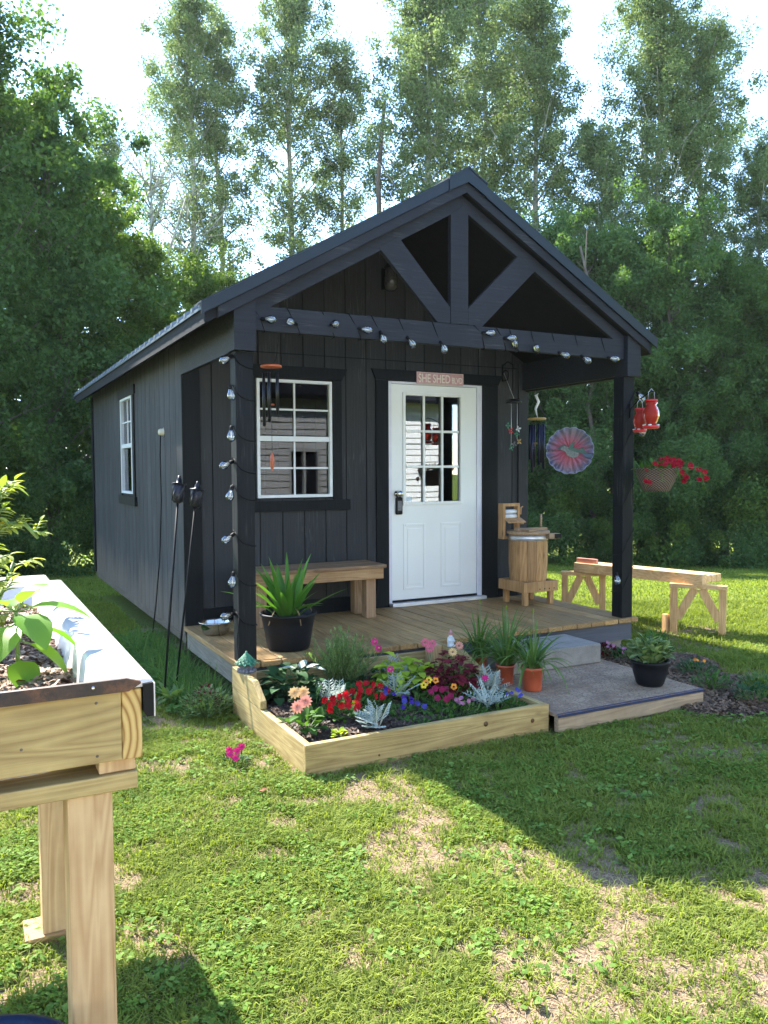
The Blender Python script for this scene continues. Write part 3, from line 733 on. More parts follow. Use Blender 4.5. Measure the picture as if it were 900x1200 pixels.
# ---- windows
def window(name, axis, u0, u1, z0, z1, plane, muntin_lower=True):
    """vinyl single-hung window; face looks towards -axis"""
    def bx(mb, a, b, d0, d1, c, d):
        if axis == 'y': mb.box(a, b, plane + d0, plane + d1, c, d)
        else: mb.box(plane + d0, plane + d1, a, b, c, d)
    f = MB(); t = .026; zm = (z0 + z1) / 2
    for (a, b, c, d) in ((u0, u0 + t, z0, z1), (u1 - t, u1, z0, z1), (u0 + t, u1 - t, z0, z0 + t), (u0 + t, u1 - t, z1 - t, z1)): bx(f, a, b, -.022, .04, c, d)
    w = f.build('window', MAT['vinyl'], shed, .002)
    s = MB(); bx(s, u0 + t, u1 - t, -.012, .03, zm - .022, zm + .022)
    um = (u0 + u1) / 2
    for lo, hi, dd in ((z0 + t, zm - .022, .008), (zm + .022, z1 - t, 0)):
        if dd and not muntin_lower: continue
        bx(s, um - .008, um + .008, dd - .002, dd + .012, lo, hi); q = (lo + hi) / 2
        bx(s, u0 + t, um - .0082, dd - .001, dd + .011, q - .008, q + .008); bx(s, um + .0082, u1 - t, dd - .001, dd + .011, q - .008, q + .008)
    s.build('sash', MAT['vinyl'], w, .002)
    g = MB(); bx(g, u0 + t, u1 - t, .014, .018, z0 + t, z1 - t); g.build('glass', MAT['winglass'], w)
    return w
w1 = window('window', 'y', .621, 1.304, 1.33, 2.33, P)
cm = MB(); cm.prism([(.53, 2.345), (1.40, 2.345), (1.455, 2.445), (.47, 2.445)], 'y', P - .026, P - .0005)
cm.box(.525, .612, P - .016, P - .0005, 1.3055, 2.344); cm.box(1.313, 1.40, P - .016, P - .0005, 1.3055, 2.344)
cm.box(.46, 1.47, P - .03, P - .0005, 1.215, 1.305); cm.build('window_trim', MAT['trim'], w1, .002)
w2 = window('window', 'x', 3.50, 4.14, 1.33, 2.34, -.002, False)
cm = MB(); cm.box(-.022, -.0025, 3.36, 4.30, 2.345, 2.44); cm.box(-.018, -.0025, 3.41, 3.495, 1.305, 2.3445); cm.box(-.018, -.0025, 4.145, 4.23, 1.305, 2.3445); cm.box(-.03, -.0025, 3.36, 4.30, 1.21, 1.3045)
cm.build('window_trim', MAT['trim'], w2, .002)
# ---- gable lantern
lm = MB(); lm.box(1.80, 1.90, P - .02, P - .0005, 3.17, 3.36); li = lm.build('porch_light', MAT['trim'], shed, .004)
lm = MB(); lm.lathe([(.03, .10), (.055, .08), (.06, .0), (.06, -.09), (.035, -.11), (0, -.112)], (1.85, P - .09, 3.26), 16); lm.build('lamp_jar', simple('smoky jar glass', (.045, .045, .04), .25, 0, .4, 40), li)
lm = MB(); lm.lathe([(0, .15), (.03, .145), (.05, .11), (.062, .10), (.062, .088), (0, .088)], (1.85, P - .09, 3.26), 16); lm.tube([(1.85, P - .01, 3.38), (1.85, P - .06, 3.42), (1.85, P - .09, 3.41)], .008, 8); lm.build('lamp_cap', MAT['trim'], li)
# ---- outlet with cable on the side wall
out = thing('cable_inlet', 'cream cable inlet with a cord hanging down the shed side wall', 'cable inlet', (-.01, 2.1, 1.9))
m = MB(); m.lathe([(0, .045), (.022, .042), (.03, .025), (.03, .004), (.04, 0), (0, 0)], (-.004, 2.1, 1.9), 16, (-1, 0, 0)); m.build('cap', MAT['beige'], out)
m = MB(); m.tube([(-.03, 2.1, 1.88), (-.03, 2.13, 1.7), (-.02, 2.16, 1.3), (-.03, 2.22, .8), (-.05, 2.33, .35), (-.08, 2.38, .05)], .0055, 6); m.build('cord', MAT['wire'], out)
# small fittings near the rear corner
# ================================================================== SIGN
sg = thing('street_sign', 'pink street style sign reading SHE SHED BLVD above the door', 'sign', (2.40, P - .03, 2.405))
m = MB(); m.box(2.145, 2.655, P - .034, P - .0265, 2.352, 2.462); m.build('sign_plate', simple('dusty pink enamel', (.50, .27, .27), .5, 0, .12, 25), sg, .004)
lettm = simple('cream lettering', (.72, .63, .55), .6)
def text(s, x0, x1, z0, h, par, mat, y):
    cu = bpy.data.curves.new('lettering', 'FONT'); cu.body = s; cu.size = 1; cu.extrude = .0012; cu.offset = .012
    o = bpy.data.objects.new('lettering', cu); C.objects.link(o); cu.materials.append(mat)
    bpy.context.view_layer.update(); d = o.dimensions; bb = [Vector(b) for b in o.bound_box]
    mx = min(b.x for b in bb); mz = min(b.y for b in bb)
    sx, sz = (x1 - x0) / d.x, h / d.y
    o.scale = (sx, sz, 1); o.rotation_euler = (PI / 2, 0, 0)
    me = bpy.data.meshes.new_from_object(o.evaluated_get(bpy.context.evaluated_depsgraph_get())); bpy.data.objects.remove(o)
    o = bpy.data.objects.new('lettering', me); C.objects.link(o); o.scale = (sx, sz, 1); o.rotation_euler = (PI / 2, 0, 0)
    off = OFF[par.name]; o.parent = par; o.location = (x0 - mx * sx - off.x, y - off.y, z0 - mz * sz - off.z)
text('SHE SHED', 2.163, 2.505, 2.366, .078, sg, lettm, P - .036)
text('BLVD', 2.525, 2.640, 2.368, .055, sg, lettm, P - .036)
m = MB()
for (a, b, c, d) in ((2.150, 2.650, 2.356, 2.3585), (2.150, 2.650, 2.4555, 2.458), (2.150, 2.1525, 2.3585, 2.4555), (2.6475, 2.650, 2.3585, 2.4555)): m.box(a, b, P - .0352, P - .0341, c, d)
m.build('sign_border', lettm, sg)

# ================================================================== RAISED BED
bed = thing('raised_flower_bed', 'pine raised flower bed in front of the porch steps, corner towards camera', 'flower bed', (.7, -.65, 0))
m = MB(); m.box(-.068, 1.482, -1.30, -1.262, -.02, .168); m.build('front_board', MAT['pine_x'], bed, .004)
knm = simple('pine knot', (.10, .045, .015), .6, 0, .4, 60)
for (kx, kz, kr) in ((1.03, .115, .015), (1.36, .085, .013), (.35, .05, .006)):
    m = MB(); m.lathe([(0, 0), (kr, 0), (kr, .0012), (0, .0014)], (kx, -1.3005, kz), 14, (0, -1, 0)); m.build('knot', knm, bed)
m = MB(); m.box(-.065, -.027, -1.2615, -.045, -.02, .166); m.box(1.441, 1.479, -1.2615, -.045, -.02, .166); m.each('side_board', MAT['pine_y'], bed, .004)
m = MB(); m.prism([(-.045, .168), (-.045, .305), (-.46, .305), (-.60, .215), (-.60, .168)], 'x', -.066, -.028); m.build('upper_board', MAT['pine_y'], bed, .004)
m = MB(); m.prism([(-.045, .168), (-.045, .312), (-.40, .312), (-.68, .21), (-.68, .168)], 'x', 1.442, 1.480); m.build('upper_board', MAT['pine_y'], bed, .004)
m = MB(); m.box(-.026, 1.440, -.075, -.037, 0, .255); m.build('back_board', MAT['pine_x'], bed, .004)
m = MB(); m.box(-.026, .06, -.165, -.078, 0, .30); m.box(1.35, 1.439, -.165, -.078, 0, .31); m.each('corner_block', MAT['pine_z'], bed, .004)
bx = np.linspace(-.03, 1.445, 60); by = np.linspace(-1.265, -.07, 50); BX, BY = np.meshgrid(bx, by)
BZ = .118 + (fbm(BX * 9, BY * 9, 4) - .5) * .06 + .02 * np.sin(BX * 3)
ii = np.arange(BX.size).reshape(BX.shape)
o = np_mesh('soil', np.stack([BX - .7, BY + .65, BZ], -1).reshape(-1, 3), np.stack([ii[:-1, :-1], ii[:-1, 1:], ii[1:, 1:], ii[1:, :-1]], -1).reshape(-1, 4), MAT['soil'], smooth=True); o.parent = bed
def bedz(x, y): return .118
# ================================================================== PLATFORM AND STEP
pl = thing('wooden_platform', 'low weathered wooden platform with a gritty top and blue edge stripe', 'platform', (2.1, -.85, 0))
m = MB(); m.box(1.492, 2.70, -1.372, -.15, .098, .118); m.build('platform_top', MAT['grit'], pl, .003)
m = MB(); m.box(1.490, 2.703, -1.378, -1.3725, .102, .1155); m.box(1.492, 2.70, -1.3715, -1.357, .1182, .1196); m.build('blue_edge', simple('blue tarp edge', (.008, .022, .075), .5, 0, .3, 30), pl)
m = MB(); m.box(1.492, 2.70, -1.374, -1.335, .010, .0975); m.build('front_rail', MAT['pallet'], pl, .004)
m = MB(); m.box(1.492, 2.70, -.76, -.72, .01, .0975); m.box(1.492, 2.70, -.19, -.15, .01, .0975); m.each('rail', MAT['pallet'], pl, .003)
m = MB(); m.box(2.52, 2.66, -1.34, -1.2, -.03, .095); m.box(1.95, 2.1, -1.36, -.3, -.02, .009); m.each('support_block', MAT['pallet'], pl, .003)
st = tag(MB().box(1.80, 2.62, -.50, -.09, .1195, .262).build('concrete_step', MAT['concrete'], None, .008), 'grey concrete block step on the platform below the porch deck', 'step')

# ================================================================== PORCH BENCH
bn = thing('porch_bench', 'weathered brown wooden bench on the porch under the front window', 'bench', (1.0, 1.2, .31))
m = MB()
for i in range(3): m.box(.40, 1.60, .985 + i * .138, .985 + i * .138 + .132, .735, .765)
m.build('seat', MAT['bench'], bn, .005)
m = MB(); m.box(.44, 1.575, .995, 1.03, .645, .734); m.box(.44, 1.575, 1.36, 1.39, .645, .734); m.each('apron', MAT['benchedge'], bn, .004)
for a in (.46, 1.43):
    for b in (1.035, 1.265):
        m = MB(); m.box(a, a + .09, b, b + .088, .311, .70 if b > 1.2 else .73); m.build('leg', MAT['benchleg'], bn, .004)

# ================================================================== WRINGER WASHER
ws = thing('wringer_washer', 'wooden barrel washing tub with wringer on a low slatted stand', 'washer', (3.13, 1.05, .31))
stand = MB(); sx0, sx1, sy0, sy1 = 2.93, 3.325, .84, 1.235
for (a, b, c, d) in ((sx0, sx1, sy0, sy0 + .03), (sx0, sx1, sy1 - .03, sy1), (sx0, sx0 + .03, sy0 + .031, sy1 - .031), (sx1 - .03, sx1, sy0 + .031, sy1 - .031)): stand.box(a, b, c, d, .435, .53)
stand.box(sx0 + .031, sx1 - .031, sy0 + .031, sy1 - .031, .44, .46)
sd_ = stand.build('stand', MAT['barrel'], ws, .003)
for a in (sx0 + .03, sx1 - .075):
    for b in (sy0 + .03, sy1 - .075):
        m = MB(); m.box(a, a + .045, b, b + .045, .311, .46); m.build('leg', MAT['barrel'], sd_, .002)
m = MB()
for k in range(4): m.ball((sx0 + .1 + k * .055 + .08, sy0 - .001, .462), .006, 4)
m.each('peg_hole', MAT['black'], sd_)
m = MB(); nb = 14
for k in range(nb):      # staves
    a0 = 2 * PI * k / nb + .010; a1 = 2 * PI * (k + 1) / nb - .010
    rows = []
    for z, r in ((.463, .158), (.55, .172), (.70, .180), (.85, .180), (.955, .176)):
        rows.append([(3.128 + rr * math.cos(a), 1.04 + rr * math.sin(a), z) for rr, a in ((r, a0), (r * 1.006, (a0 + a1) / 2), (r, a1), (r - .018, a1), (r - .018, a0))])
    vs = [v for row in rows for v in row]; fs = []
    for i in range(4):
        for j in range(5): fs.append((i * 5 + j, i * 5 + (j + 1) % 5, (i + 1) * 5 + (j + 1) % 5, (i + 1) * 5 + j))
    fs += [(4, 3, 2, 1, 0), (20, 21, 22, 23, 24)]
    m.add(vs, fs)
m.build('barrel', MAT['barrel'], ws)
m = MB(); m.lathe([(.1795, .905), (.183, .905), (.181, .952), (.1775, .952)], (3.128, 1.04, 0), 36); m.build('hoop', MAT['alu'], ws)
m = MB(); m.lathe([(0, .958), (.196, .958), (.200, .966), (.200, .982), (.196, .99), (0, .99)], (3.128, 1.04, 0), 32); m.build('lid', MAT['barreltop'], ws)
m = MB(); m.box(2.97, 3.31, .98, 1.05, .992, 1.016); m.box(3.0, 3.10, .86, 1.0, .992, 1.012); m.box(3.21, 3.34, .83, .92, .92, .968); m.each('lid_brace', MAT['barreltop'], ws, .003)
m = MB(); m.box(3.27, 3.345, .822, .829, .925, .966); m.build('gear_plate', MAT['black'], ws, .002)
m = MB(); m.tube([(3.27, 1.03, 1.01), (3.272, 1.03, 1.14)], .011, 8); m.build('agitator_handle', MAT['barreltop'], ws)
wr = MB(); wx0, wx1, wy = 2.90, 3.10, 1.16
wr.box(wx0, wx0 + .028, wy - .04, wy + .04, .91, 1.245); wr.box(wx1 - .028, wx1, wy - .03, wy + .03, .985, 1.245); wr.box(wx0 + .029, wx1 - .029, wy - .03, wy + .03, 1.215, 1.243); wr.box(wx0 + .029, wx1 - .03, wy - .03, wy + .03, .91, .935)
wrr = wr.build('wringer_frame', MAT['barrel'], ws, .003)
for z in (1.165, 1.12):
    m = MB(); m.tube([(wx0 + .03, wy - .005, z), (wx1 - .03, wy - .005, z)], .02, 14); m.build('roller', MAT['gnomewhite'], wrr)
m = MB(); m.prism([(wy - .10, 1.062), (wy - .02, 1.098), (wy - .02, 1.106), (wy - .10, 1.070)], 'x', wx0 + .02, wx1 + .02); m.build('drain_board', MAT['barrel'], wrr)
m = MB(); m.tube([(wx1, wy, 1.14), (wx1 + .03, wy, 1.14), (wx1 + .035, wy, 1.20), (wx1 + .055, wy, 1.21)], .008, 8); m.tube([(wx1, wy - .02, 1.05), (wx1 + .05, wy - .02, 1.05)], .008, 8); m.each('crank', MAT['barrel'], wrr)

# ================================================================== SAWHORSE TABLE
sh = thing('sawhorse_table', 'long raw lumber board on four braced legs standing on the sunny lawn', 'trestle', (4.5, .9, 0))
NE = Vector((4.60, .24, 0)); FE = Vector((4.25, 1.62, 0)); dv = (FE - NE).normalized(); nv = Vector((dv.y, -dv.x, 0))
rows_ = ((-.05, .525), (.045, .525), (.14, .52), (.235, .52))
for s_, z_ in rows_:
    m = MB(); m.beam(NE + nv * s_ + Vector((0, 0, z_)) - dv * .0, FE + nv * s_ + Vector((0, 0, z_)), .088, .10 if s_ < 0 else .07); m.build('top_board', MAT['raw'], sh, .003)
m = MB(); m.beam(FE + nv * -.05 + Vector((0, 0, .60)) - dv * .02, FE + nv * -.05 + Vector((0, 0, .60)) - dv * .26, .04, .05); m.build('loose_block', simple('reddish block', (.5, .2, .13), .7), sh, .003)
rawz = wood('raw leg lumber', (.56, .30, .12), (.78, .50, .24), 'z', .8)
LEGS = [((4.42, .47), (4.67, .12)), ((4.13, 1.70), (4.40, 1.42))]
for (a, b) in LEGS:
    a = Vector((a[0], a[1], 0)); b = Vector((b[0], b[1], 0)); dd = (b - a).normalized()
    m = MB(); m.beam(a + Vector((0, 0, .455)) - dd * .04, b + Vector((0, 0, .455)) + dd * .04, .088, .038); m.build('crosspiece', MAT['raw'], sh, .003)
    for q, s_ in ((a, 1), (b, -1)):
        m = MB(); m.beam(q + Vector((0, 0, -.03)), q + Vector((0, 0, .435)), .064, .04, dd); m.build('leg', rawz, sh, .003)
        br = q + dd * s_ * .03
        m = MB(); m.beam(br + Vector((0, 0, .14)), (a + b) / 2 - dd * s_ * .03 + Vector((0, 0, .43)), .036, .075, Vector((-dd.y, dd.x, 0))); m.build('brace', rawz, sh, .003)
m = MB(); m.box(4.36, 4.41, .51, .56, -.01, .17); m.build('foot_block', rawz, sh, .003)

# ================================================================== BATHTUB PLANTER
pt = thing('bathtub_planter', 'old white bathtub set in a pine frame on tall legs as a planter', 'planter', (-1.6, -2.5, 0))
PX1, PY0, PY1 = -1.2585, -3.405, -1.62
m = MB(); m.box(-2.3, -1.2975, PY0, PY0 + .038, .979, 1.118); m.build('end_board', MAT['pine_x'], pt, .003)
m = MB(); m.box(-1.297, -1.2585, PY0 - .001, -1.70, .979, 1.119); m.build('side_board', MAT['endgrain'], pt, .003)
m = MB(); m.box(-2.3, -1.267, PY0 + .008, PY0 + .097, .915, .949); m.build('cross_rail', MAT['pine_x'], pt, .003)
m = MB(); m.box(-1.34, -1.270, PY0 + .02, PY0 + .08, .950, .978); m.box(-1.36, -1.272, -2.23, -2.14, .915, .978); m.each('spacer_block', MAT['pine_z'], pt, .002)
m = MB(); m.box(-2.3, -1.272, -2.24, -2.15, .915, .949); m.build('cross_rail', MAT['pine_x'], pt, .003)
m = MB(); m.box(-1.400, -1.315, PY0 + .02, PY0 + .108, -.03, .914); m.build('leg', MAT['pine_z'], pt, .004)
m = MB(); m.box(-1.370, -1.285, -2.225, -2.14, -.03, .914); m.build('leg', MAT['pine_z'], pt, .004)
m = MB(); m.box(-1.425, -1.30, -2.24, -2.10, -.02, .03); m.build('foot_board', MAT['benchedge'], pt, .003)
# the tub: rim, sloping inside walls, rounded corners
def rrect(x0, x1, y0, y1, r, n=7):
    out = []
    for (cx_, cy_, a0) in ((x1 - r, y1 - r, 0), (x0 + r, y1 - r, 90), (x0 + r, y0 + r, 180), (x1 - r, y0 + r, 270)):
        for k in range(n): a = R(a0 + 90 * k / (n - 1)); out.append((cx_ + r * math.cos(a), cy_ + r * math.sin(a)))
    return out
rings = [(-2.02, -1.236, -3.406, -1.70, .008, 1.1215), (-2.02, -1.232, -3.406, -1.70, .008, 1.128), (-2.015, -1.238, -3.405, -1.705, .012, 1.136), (-1.935, -1.318, -3.398, -1.79, .05, 1.137), (-1.925, -1.330, -3.392, -1.80, .055, 1.130),
         (-1.90, -1.352, -3.37, -1.84, .06, 1.05), (-1.86, -1.39, -3.3, -1.95, .08, .90), (-1.8, -1.45, -3.1, -2.05, .09, .80)]
vs = []; nr = 28
for (a, b, c, d, r_, z) in rings: vs += [(x, y, z) for x, y in rrect(a, b, c, d, r_)]
fs = [(i * nr + k, i * nr + (k + 1) % nr, (i + 1) * nr + (k + 1) % nr, (i + 1) * nr + k) for i in range(len(rings) - 1) for k in range(nr)]
fs.append(tuple((len(rings) - 1) * nr + k for k in range(nr)))
m = MB(); m.add(vs, fs, True); m.build('bathtub', MAT['enamel'], pt)
m = MB(); m.box(-2.0, -1.262, -1.699, -1.36, 1.085, 1.120); m.build('tub_ledge', MAT['enamel'], pt, .008)
m = MB(); m.prism([(-2.3, 1.119), (-1.285, 1.119), (-1.262, 1.132), (-1.262, 1.136), (-1.29, 1.145), (-2.3, 1.147)], 'y', -3.420, -3.408)
m.build('rusted_flange', MAT['rust'], pt)
m = MB(); m.prism([(-1.2565, 1.128), (-1.2565, 1.072), (-1.250, 1.062), (-1.237, 1.062), (-1.237, 1.130)], 'y', -3.414, -2.6); m.build('rim_hollow_shade', MAT['black'], pt)  # solid black piece stands in for the shade inside the hollow rim
m = MB(); m.box(-1.2365, -1.2340, -3.416, -1.70, 1.062, 1.129); m.build('rim_skirt', MAT['enamel'], pt)
m = MB(); m.ball((-1.352, -3.421, 1.134), .0045, 4); m.build('screw', MAT['chrome'], pt)
for (sx_, sz_) in ((-1.345, 1.10), (-1.48, 1.03), (-1.345, .995)):
    m = MB(); m.ball((sx_, PY0 - .0005, sz_), .003, 4, (1, .3, 1)); m.build('nail', MAT['darkbark'], pt)
# underside of tub in the gap
m = MB(); m.lathe([(.0, .0), (.10, .004), (.2, .03), (.28, .1)], (-1.66, -3.03, .952), 20, rx=1.0); m.build('tub_underside', MAT['rust'], pt)
bx = np.linspace(-1.915, -1.335, 50); by = np.linspace(-3.39, -1.80, 110); BX, BY = np.meshgrid(bx, by)
BZ = 1.062 + (fbm(BX * 14, BY * 14, 4) - .5) * .05
ii = np.arange(BX.size).reshape(BX.shape)
o = np_mesh('mulch', np.stack([BX + 1.6, BY + 2.5, BZ], -1).reshape(-1, 3), np.stack([ii[:-1, :-1], ii[:-1, 1:], ii[1:, 1:], ii[1:, :-1]], -1).reshape(-1, 4), MAT['mulch'], smooth=True); o.parent = pt

# chips strewn on soils (small faceted flakes)
def flakes(name, x0, x1, y0, y1, z, n, s, mat, parent=None, off=(0, 0, 0), zfun=None):
    x = x0 + (x1 - x0) * nrg.random(n); y = y0 + (y1 - y0) * nrg.random(n)
    zz = z + (fbm(x * 14, y * 14, 4) - .5) * .05 + .004 + .006 * nrg.random(n) if zfun is None else zfun(x, y)
    a = nrg.random(n) * 6.28; tl = (nrg.random((n, 2)) - .5) * 1.1; ss = s * (.4 + nrg.random(n)); w = ss * (.25 + .35 * nrg.random(n))
    u = np.stack([np.cos(a), np.sin(a), tl[:, 0]], -1) * ss[:, None]; v = np.stack([-np.sin(a), np.cos(a), tl[:, 1]], -1) * w[:, None]
    c = np.stack([x - off[0], y - off[1], zz - off[2]], -1)
    V = np.stack([c - u - v * .6, c + u * .8 - v, c + u + v * .7, c - u * .7 + v], 1).reshape(-1, 3)
    o = np_mesh(name, V, np.arange(n)[:, None] * 4 + np.array([[0, 1, 2, 3]]), mat)
    if parent: o.parent = parent
    return o
flakes('bark_chips', -1.92, -1.34, -3.385, -1.8, 1.062, 10000, .010, MAT['chips'], pt, (-1.6, -2.5, 0))
darkchips = leafmat('dark bark chips', (.012, .008, .006), (.14, .095, .07), 0.0)
flakes('bark_chips', -.02, 1.43, -1.25, -.1, .118, 9000, .011, darkchips, bed, (.7, -.65, 0), lambda x, y: .118 + (fbm(x * 9, y * 9, 4) - .5) * .06 + .02 * np.sin(x * 3) + .006)
mulf = leafmat('garden debris', (.035, .022, .013), (.28, .175, .10), 0.0)
fx_ = 2.4 + 1.7 * nrg.random(30000); fy_ = -2.1 + 2.6 * nrg.random(30000); kk = SOILBED(fx_, fy_) > .3 + .4 * nrg.random(30000)
nk = int(kk.sum()); _fx, _fy = fx_[kk], fy_[kk]
_z = ground_z(_fx, _fy) - .03 + np.clip(SOILBED(_fx, _fy), 0, .7) * .075 + .004 + .012 * nrg.random(nk)
_a = nrg.random(nk) * 6.28; _s = .012 * (.4 + nrg.random(nk)); _t = (nrg.random((nk, 2)) - .5) * 1.1
_u = np.stack([np.cos(_a), np.sin(_a), _t[:, 0]], -1) * _s[:, None]; _v = np.stack([-np.sin(_a), np.cos(_a), _t[:, 1]], -1) * (_s * .4)[:, None]; _c = np.stack([_fx, _fy, _z], -1)
tag(np_mesh('garden_debris', np.stack([_c - _u - _v, _c + _u - _v, _c + _u + _v, _c - _u + _v], 1).reshape(-1, 3), np.arange(nk)[:, None] * 4 + np.array([[0, 1, 2, 3]]), mulf), 'small brown bark bits and debris on the mulched strip', 'mulch', kind='stuff')
# ================================================================== BLUE BARREL
bb = thing('blue_tub', 'dark blue plastic tub standing below the planter, rim only in frame', 'tub', (-1.60, -3.50, 0))
m = MB(); m.lathe([(0, 0), (.15, 0), (.17, .40), (.185, .475), (.195, .478), (.195, .495), (.18, .50), (.165, .49), (.155, .1), (0, .08)], (-1.585, -3.53, .0), 40); m.build('tub_shell', MAT['bluep'], bb)
m = MB(); m.tube([(-1.585 + .19 * math.cos(a), -3.53 + .19 * math.sin(a), .45 - .05 * math.sin((a - 3.6) * 1.4)) for a in np.linspace(3.6, 5.84, 14)], .004, 6); m.build('handle', MAT['wire'], bb)

# ================================================================== TIKI TORCHES
def torch(hx, hy, hz, bx_, by_, label):
    t = thing('tiki_torch', label, 'torch', (bx_, by_, 0), 'black tiki torches leaning by the shed')
    ax = (Vector((hx, hy, hz)) - Vector((bx_, by_, 0))).normalized(); c = Vector((hx, hy, hz))
    m = MB(); m.tube([(bx_, by_, -.02), c - ax * .07], [.007, .008], 8); m.build('pole', MAT['wire'], t)
    m = MB(); m.lathe([(0, -.075), (.022, -.075), (.036, -.065), (.040, .05), (.034, .055), (0, .055)], c, 16, ax)
    for k in range(8):
        a = 2 * PI * k / 8; q = Vector((0, 0, 1)).rotation_difference(ax)
        p = [c + q @ Vector((.041 * math.cos(a + .5 * s_), .041 * math.sin(a + .5 * s_), -.06 + s_ * .036)) for s_ in range(4)]; m.tube(p, .003, 4)
    m.build('basket', simple('pierced black metal', (.025, .025, .035), .35, .5, .5, 90), t)
    m = MB(); m.lathe([(.052, .052), (.052, .058), (.02, .064), (.02, .085), (.012, .095), (.010, .112), (0, .113)], c, 16, ax); m.build('cap', MAT['tubeblack'], t)
    return t
torch(-.252, .532, 1.415, -.42, .35, 'black tiki torch, left and lower hidden behind the white planter')
torch(-.118, .573, 1.375, -.275, .64, 'black tiki torch, the right one in front of the corner trim')

# ================================================================== STRING LIGHTS
sl = thing('string_lights', 'black string lights with clear bulbs wrapped round beam and posts', 'string lights', (1.7, 0, 2.5))
wires = MB()
def bulb(p, d, big=1.0):
    p = Vector(p); d = Vector(d).normalized()
    b = MB(); b.lathe([(.012, .0), (.015, .008), (.026, .032), (.029, .048), (.023, .066), (.009, .077), (0, .078)], p + d * .024 * big, 12, d)
    o = b.build('bulb', MAT['bulb'], sl)
    s = MB(); s.lathe([(0, -.004), (.010, -.002), (.013, .004), (.013, .024), (.011, .027), (0, .027)], p, 10, d); s.build('socket', MAT['wire'], o)
    f = MB(); q = d.orthogonal() * .005
    f.tube([p + d * .03, p + d * .05 + q, p + d * .072, p + d * .05 - q, p + d * .032], .0022, 4); f.build('filament', simple('pale filament', (.8, .75, .65), .3) if 'fil' not in MAT else MAT['fil'], o)
MAT['fil'] = simple('filament', (.8, .75, .65), .3)
BB = [(.21, 2.533, 1, -.1), (.38, 2.525, -1, .15), (.673, 2.537, .1, -.05), (.903, 2.521, 1, -.2), (1.041, 2.484, .1, -1), (1.264, 2.465, .3, -.8), (1.532, 2.447, .2, -1), (1.926, 2.573, 1, .0), (2.121, 2.549, 1, .0),
      (2.176, 2.496, -.6, .4), (2.378, 2.477, -.6, .4), (2.638, 2.46, .5, -.3), (2.863, 2.44, .5, -.6), (3.151, 2.458, .9, -.2)]
for (x_, z_, dx, dz) in BB:
    dl = Vector((dx, -.6, dz)).normalized(); base = Vector((x_, -.03, z_)) - dl * .045
    bulb(base, dl)
    x0 = base.x - .03
    wires.tube([(x0 - .045, .04, 2.628), (x0 - .04, -.011, 2.622), (base.x, base.y + .008, base.z), (x0 + .05, -.011, 2.470), (x0 + .055, .0, 2.457), (x0 + .06, .05, 2.457)], .0035, 5)
LB = [(2.269, .07, -1, -.5), (2.063, .024, .1, -1), (1.801, .0, -.1, -1), (1.596, .143, -1, -.4), (1.419, .057, -.3, -1), (1.122, .11, -1, -.6), (.861, .028, -.2, -1), (.602, .195, -1, -.1)]
for z_, y_, dx, dz in LB:
    dl = Vector((dx, -.15, dz)).normalized(); tip = Vector((-.03, y_ * .4 + .01, z_)); base = tip - dl * .03 + Vector((0, 0, .012)); bulb(base, dl)
    wires.tube([base, (-.008, .03, z_ + .04), (-.004, .0, z_ + .01), (.03, -.004, z_ - .03), (.08, -.002, z_ - .05), (.121, .001, z_ - .055), (.124, .06, z_ - .04), (.09, .126, z_ - .0), (.0, .127, z_ + .03), (-.006, .08, z_ + .05), base], .0032, 5)
RB = [(3.42, -.03, 2.20, .6, -1), (3.43, -.03, 1.92, .6, -1), (3.22, -.02, .70, -.1, -1)]
for x_, y_, z_, dx, dz in RB:
    dl = Vector((dx, -.3, dz)).normalized(); base = Vector((x_, y_, z_)); bulb(base, dl)
for z_ in (2.20, 1.92, 1.45, 1.05, .74):
    wires.tube([(3.30, .126, z_ - .22), (3.302, .0, z_ - .20), (3.36, -.002, z_ - .10), (3.43, -.002, z_ + .0), (3.43, .12, z_ + .05)], .0035, 5)
wires.tube([(.0, -.004, .62), (-.006, .03, .45), (-.006, -.006, .33), (-.02, -.04, .30), (-.03, -.035, .18), (-.01, -.03, .06)], .003, 5)
wires.each('wire', MAT['wire'], sl)

# ================================================================== WIND CHIMES
t = thing('wind_chime', 'black tube wind chime with orange disc hanging before the front window', 'wind chime', (.31, .2, 2.4))
m = MB(); m.tube([(.31, .03, 2.46), (.31, .10, 2.3), (.31, .2, 2.27)], .0014, 4); m.tube([(.31, .2, 2.27), (.31, .2, 1.60)], .0014, 4); m.build('cord', MAT['wire'], t)
m = MB(); m.lathe([(0, 0), (.070, 0), (.073, .006), (.070, .016), (0, .018)], (.31, .2, 2.255), 20); m.build('top_disc', MAT['orange'], t)
for k in range(5):
    a = 2 * PI * k / 5 + .3; l = (.28, .33, .36, .31, .25)[k]
    m = MB(); m.tube([(.31 + .05 * math.cos(a), .2 + .05 * math.sin(a), 2.22), (.31 + .05 * math.cos(a), .2 + .05 * math.sin(a), 2.22 - l)], .0105, 10); m.build('tube', MAT['tubeblack'], t)
m = MB(); m.lathe([(0, 0), (.02, 0), (.02, .01), (0, .01)], (.31, .2, 2.0), 14); m.build('striker', MAT['orange'], t)
m = MB(); m.lathe([(0, -.065), (.012, -.04), (.015, 0), (.012, .04), (.004, .06), (0, .062)], (.31, .2, 1.62), 12); m.build('sail', MAT['orange'], t)

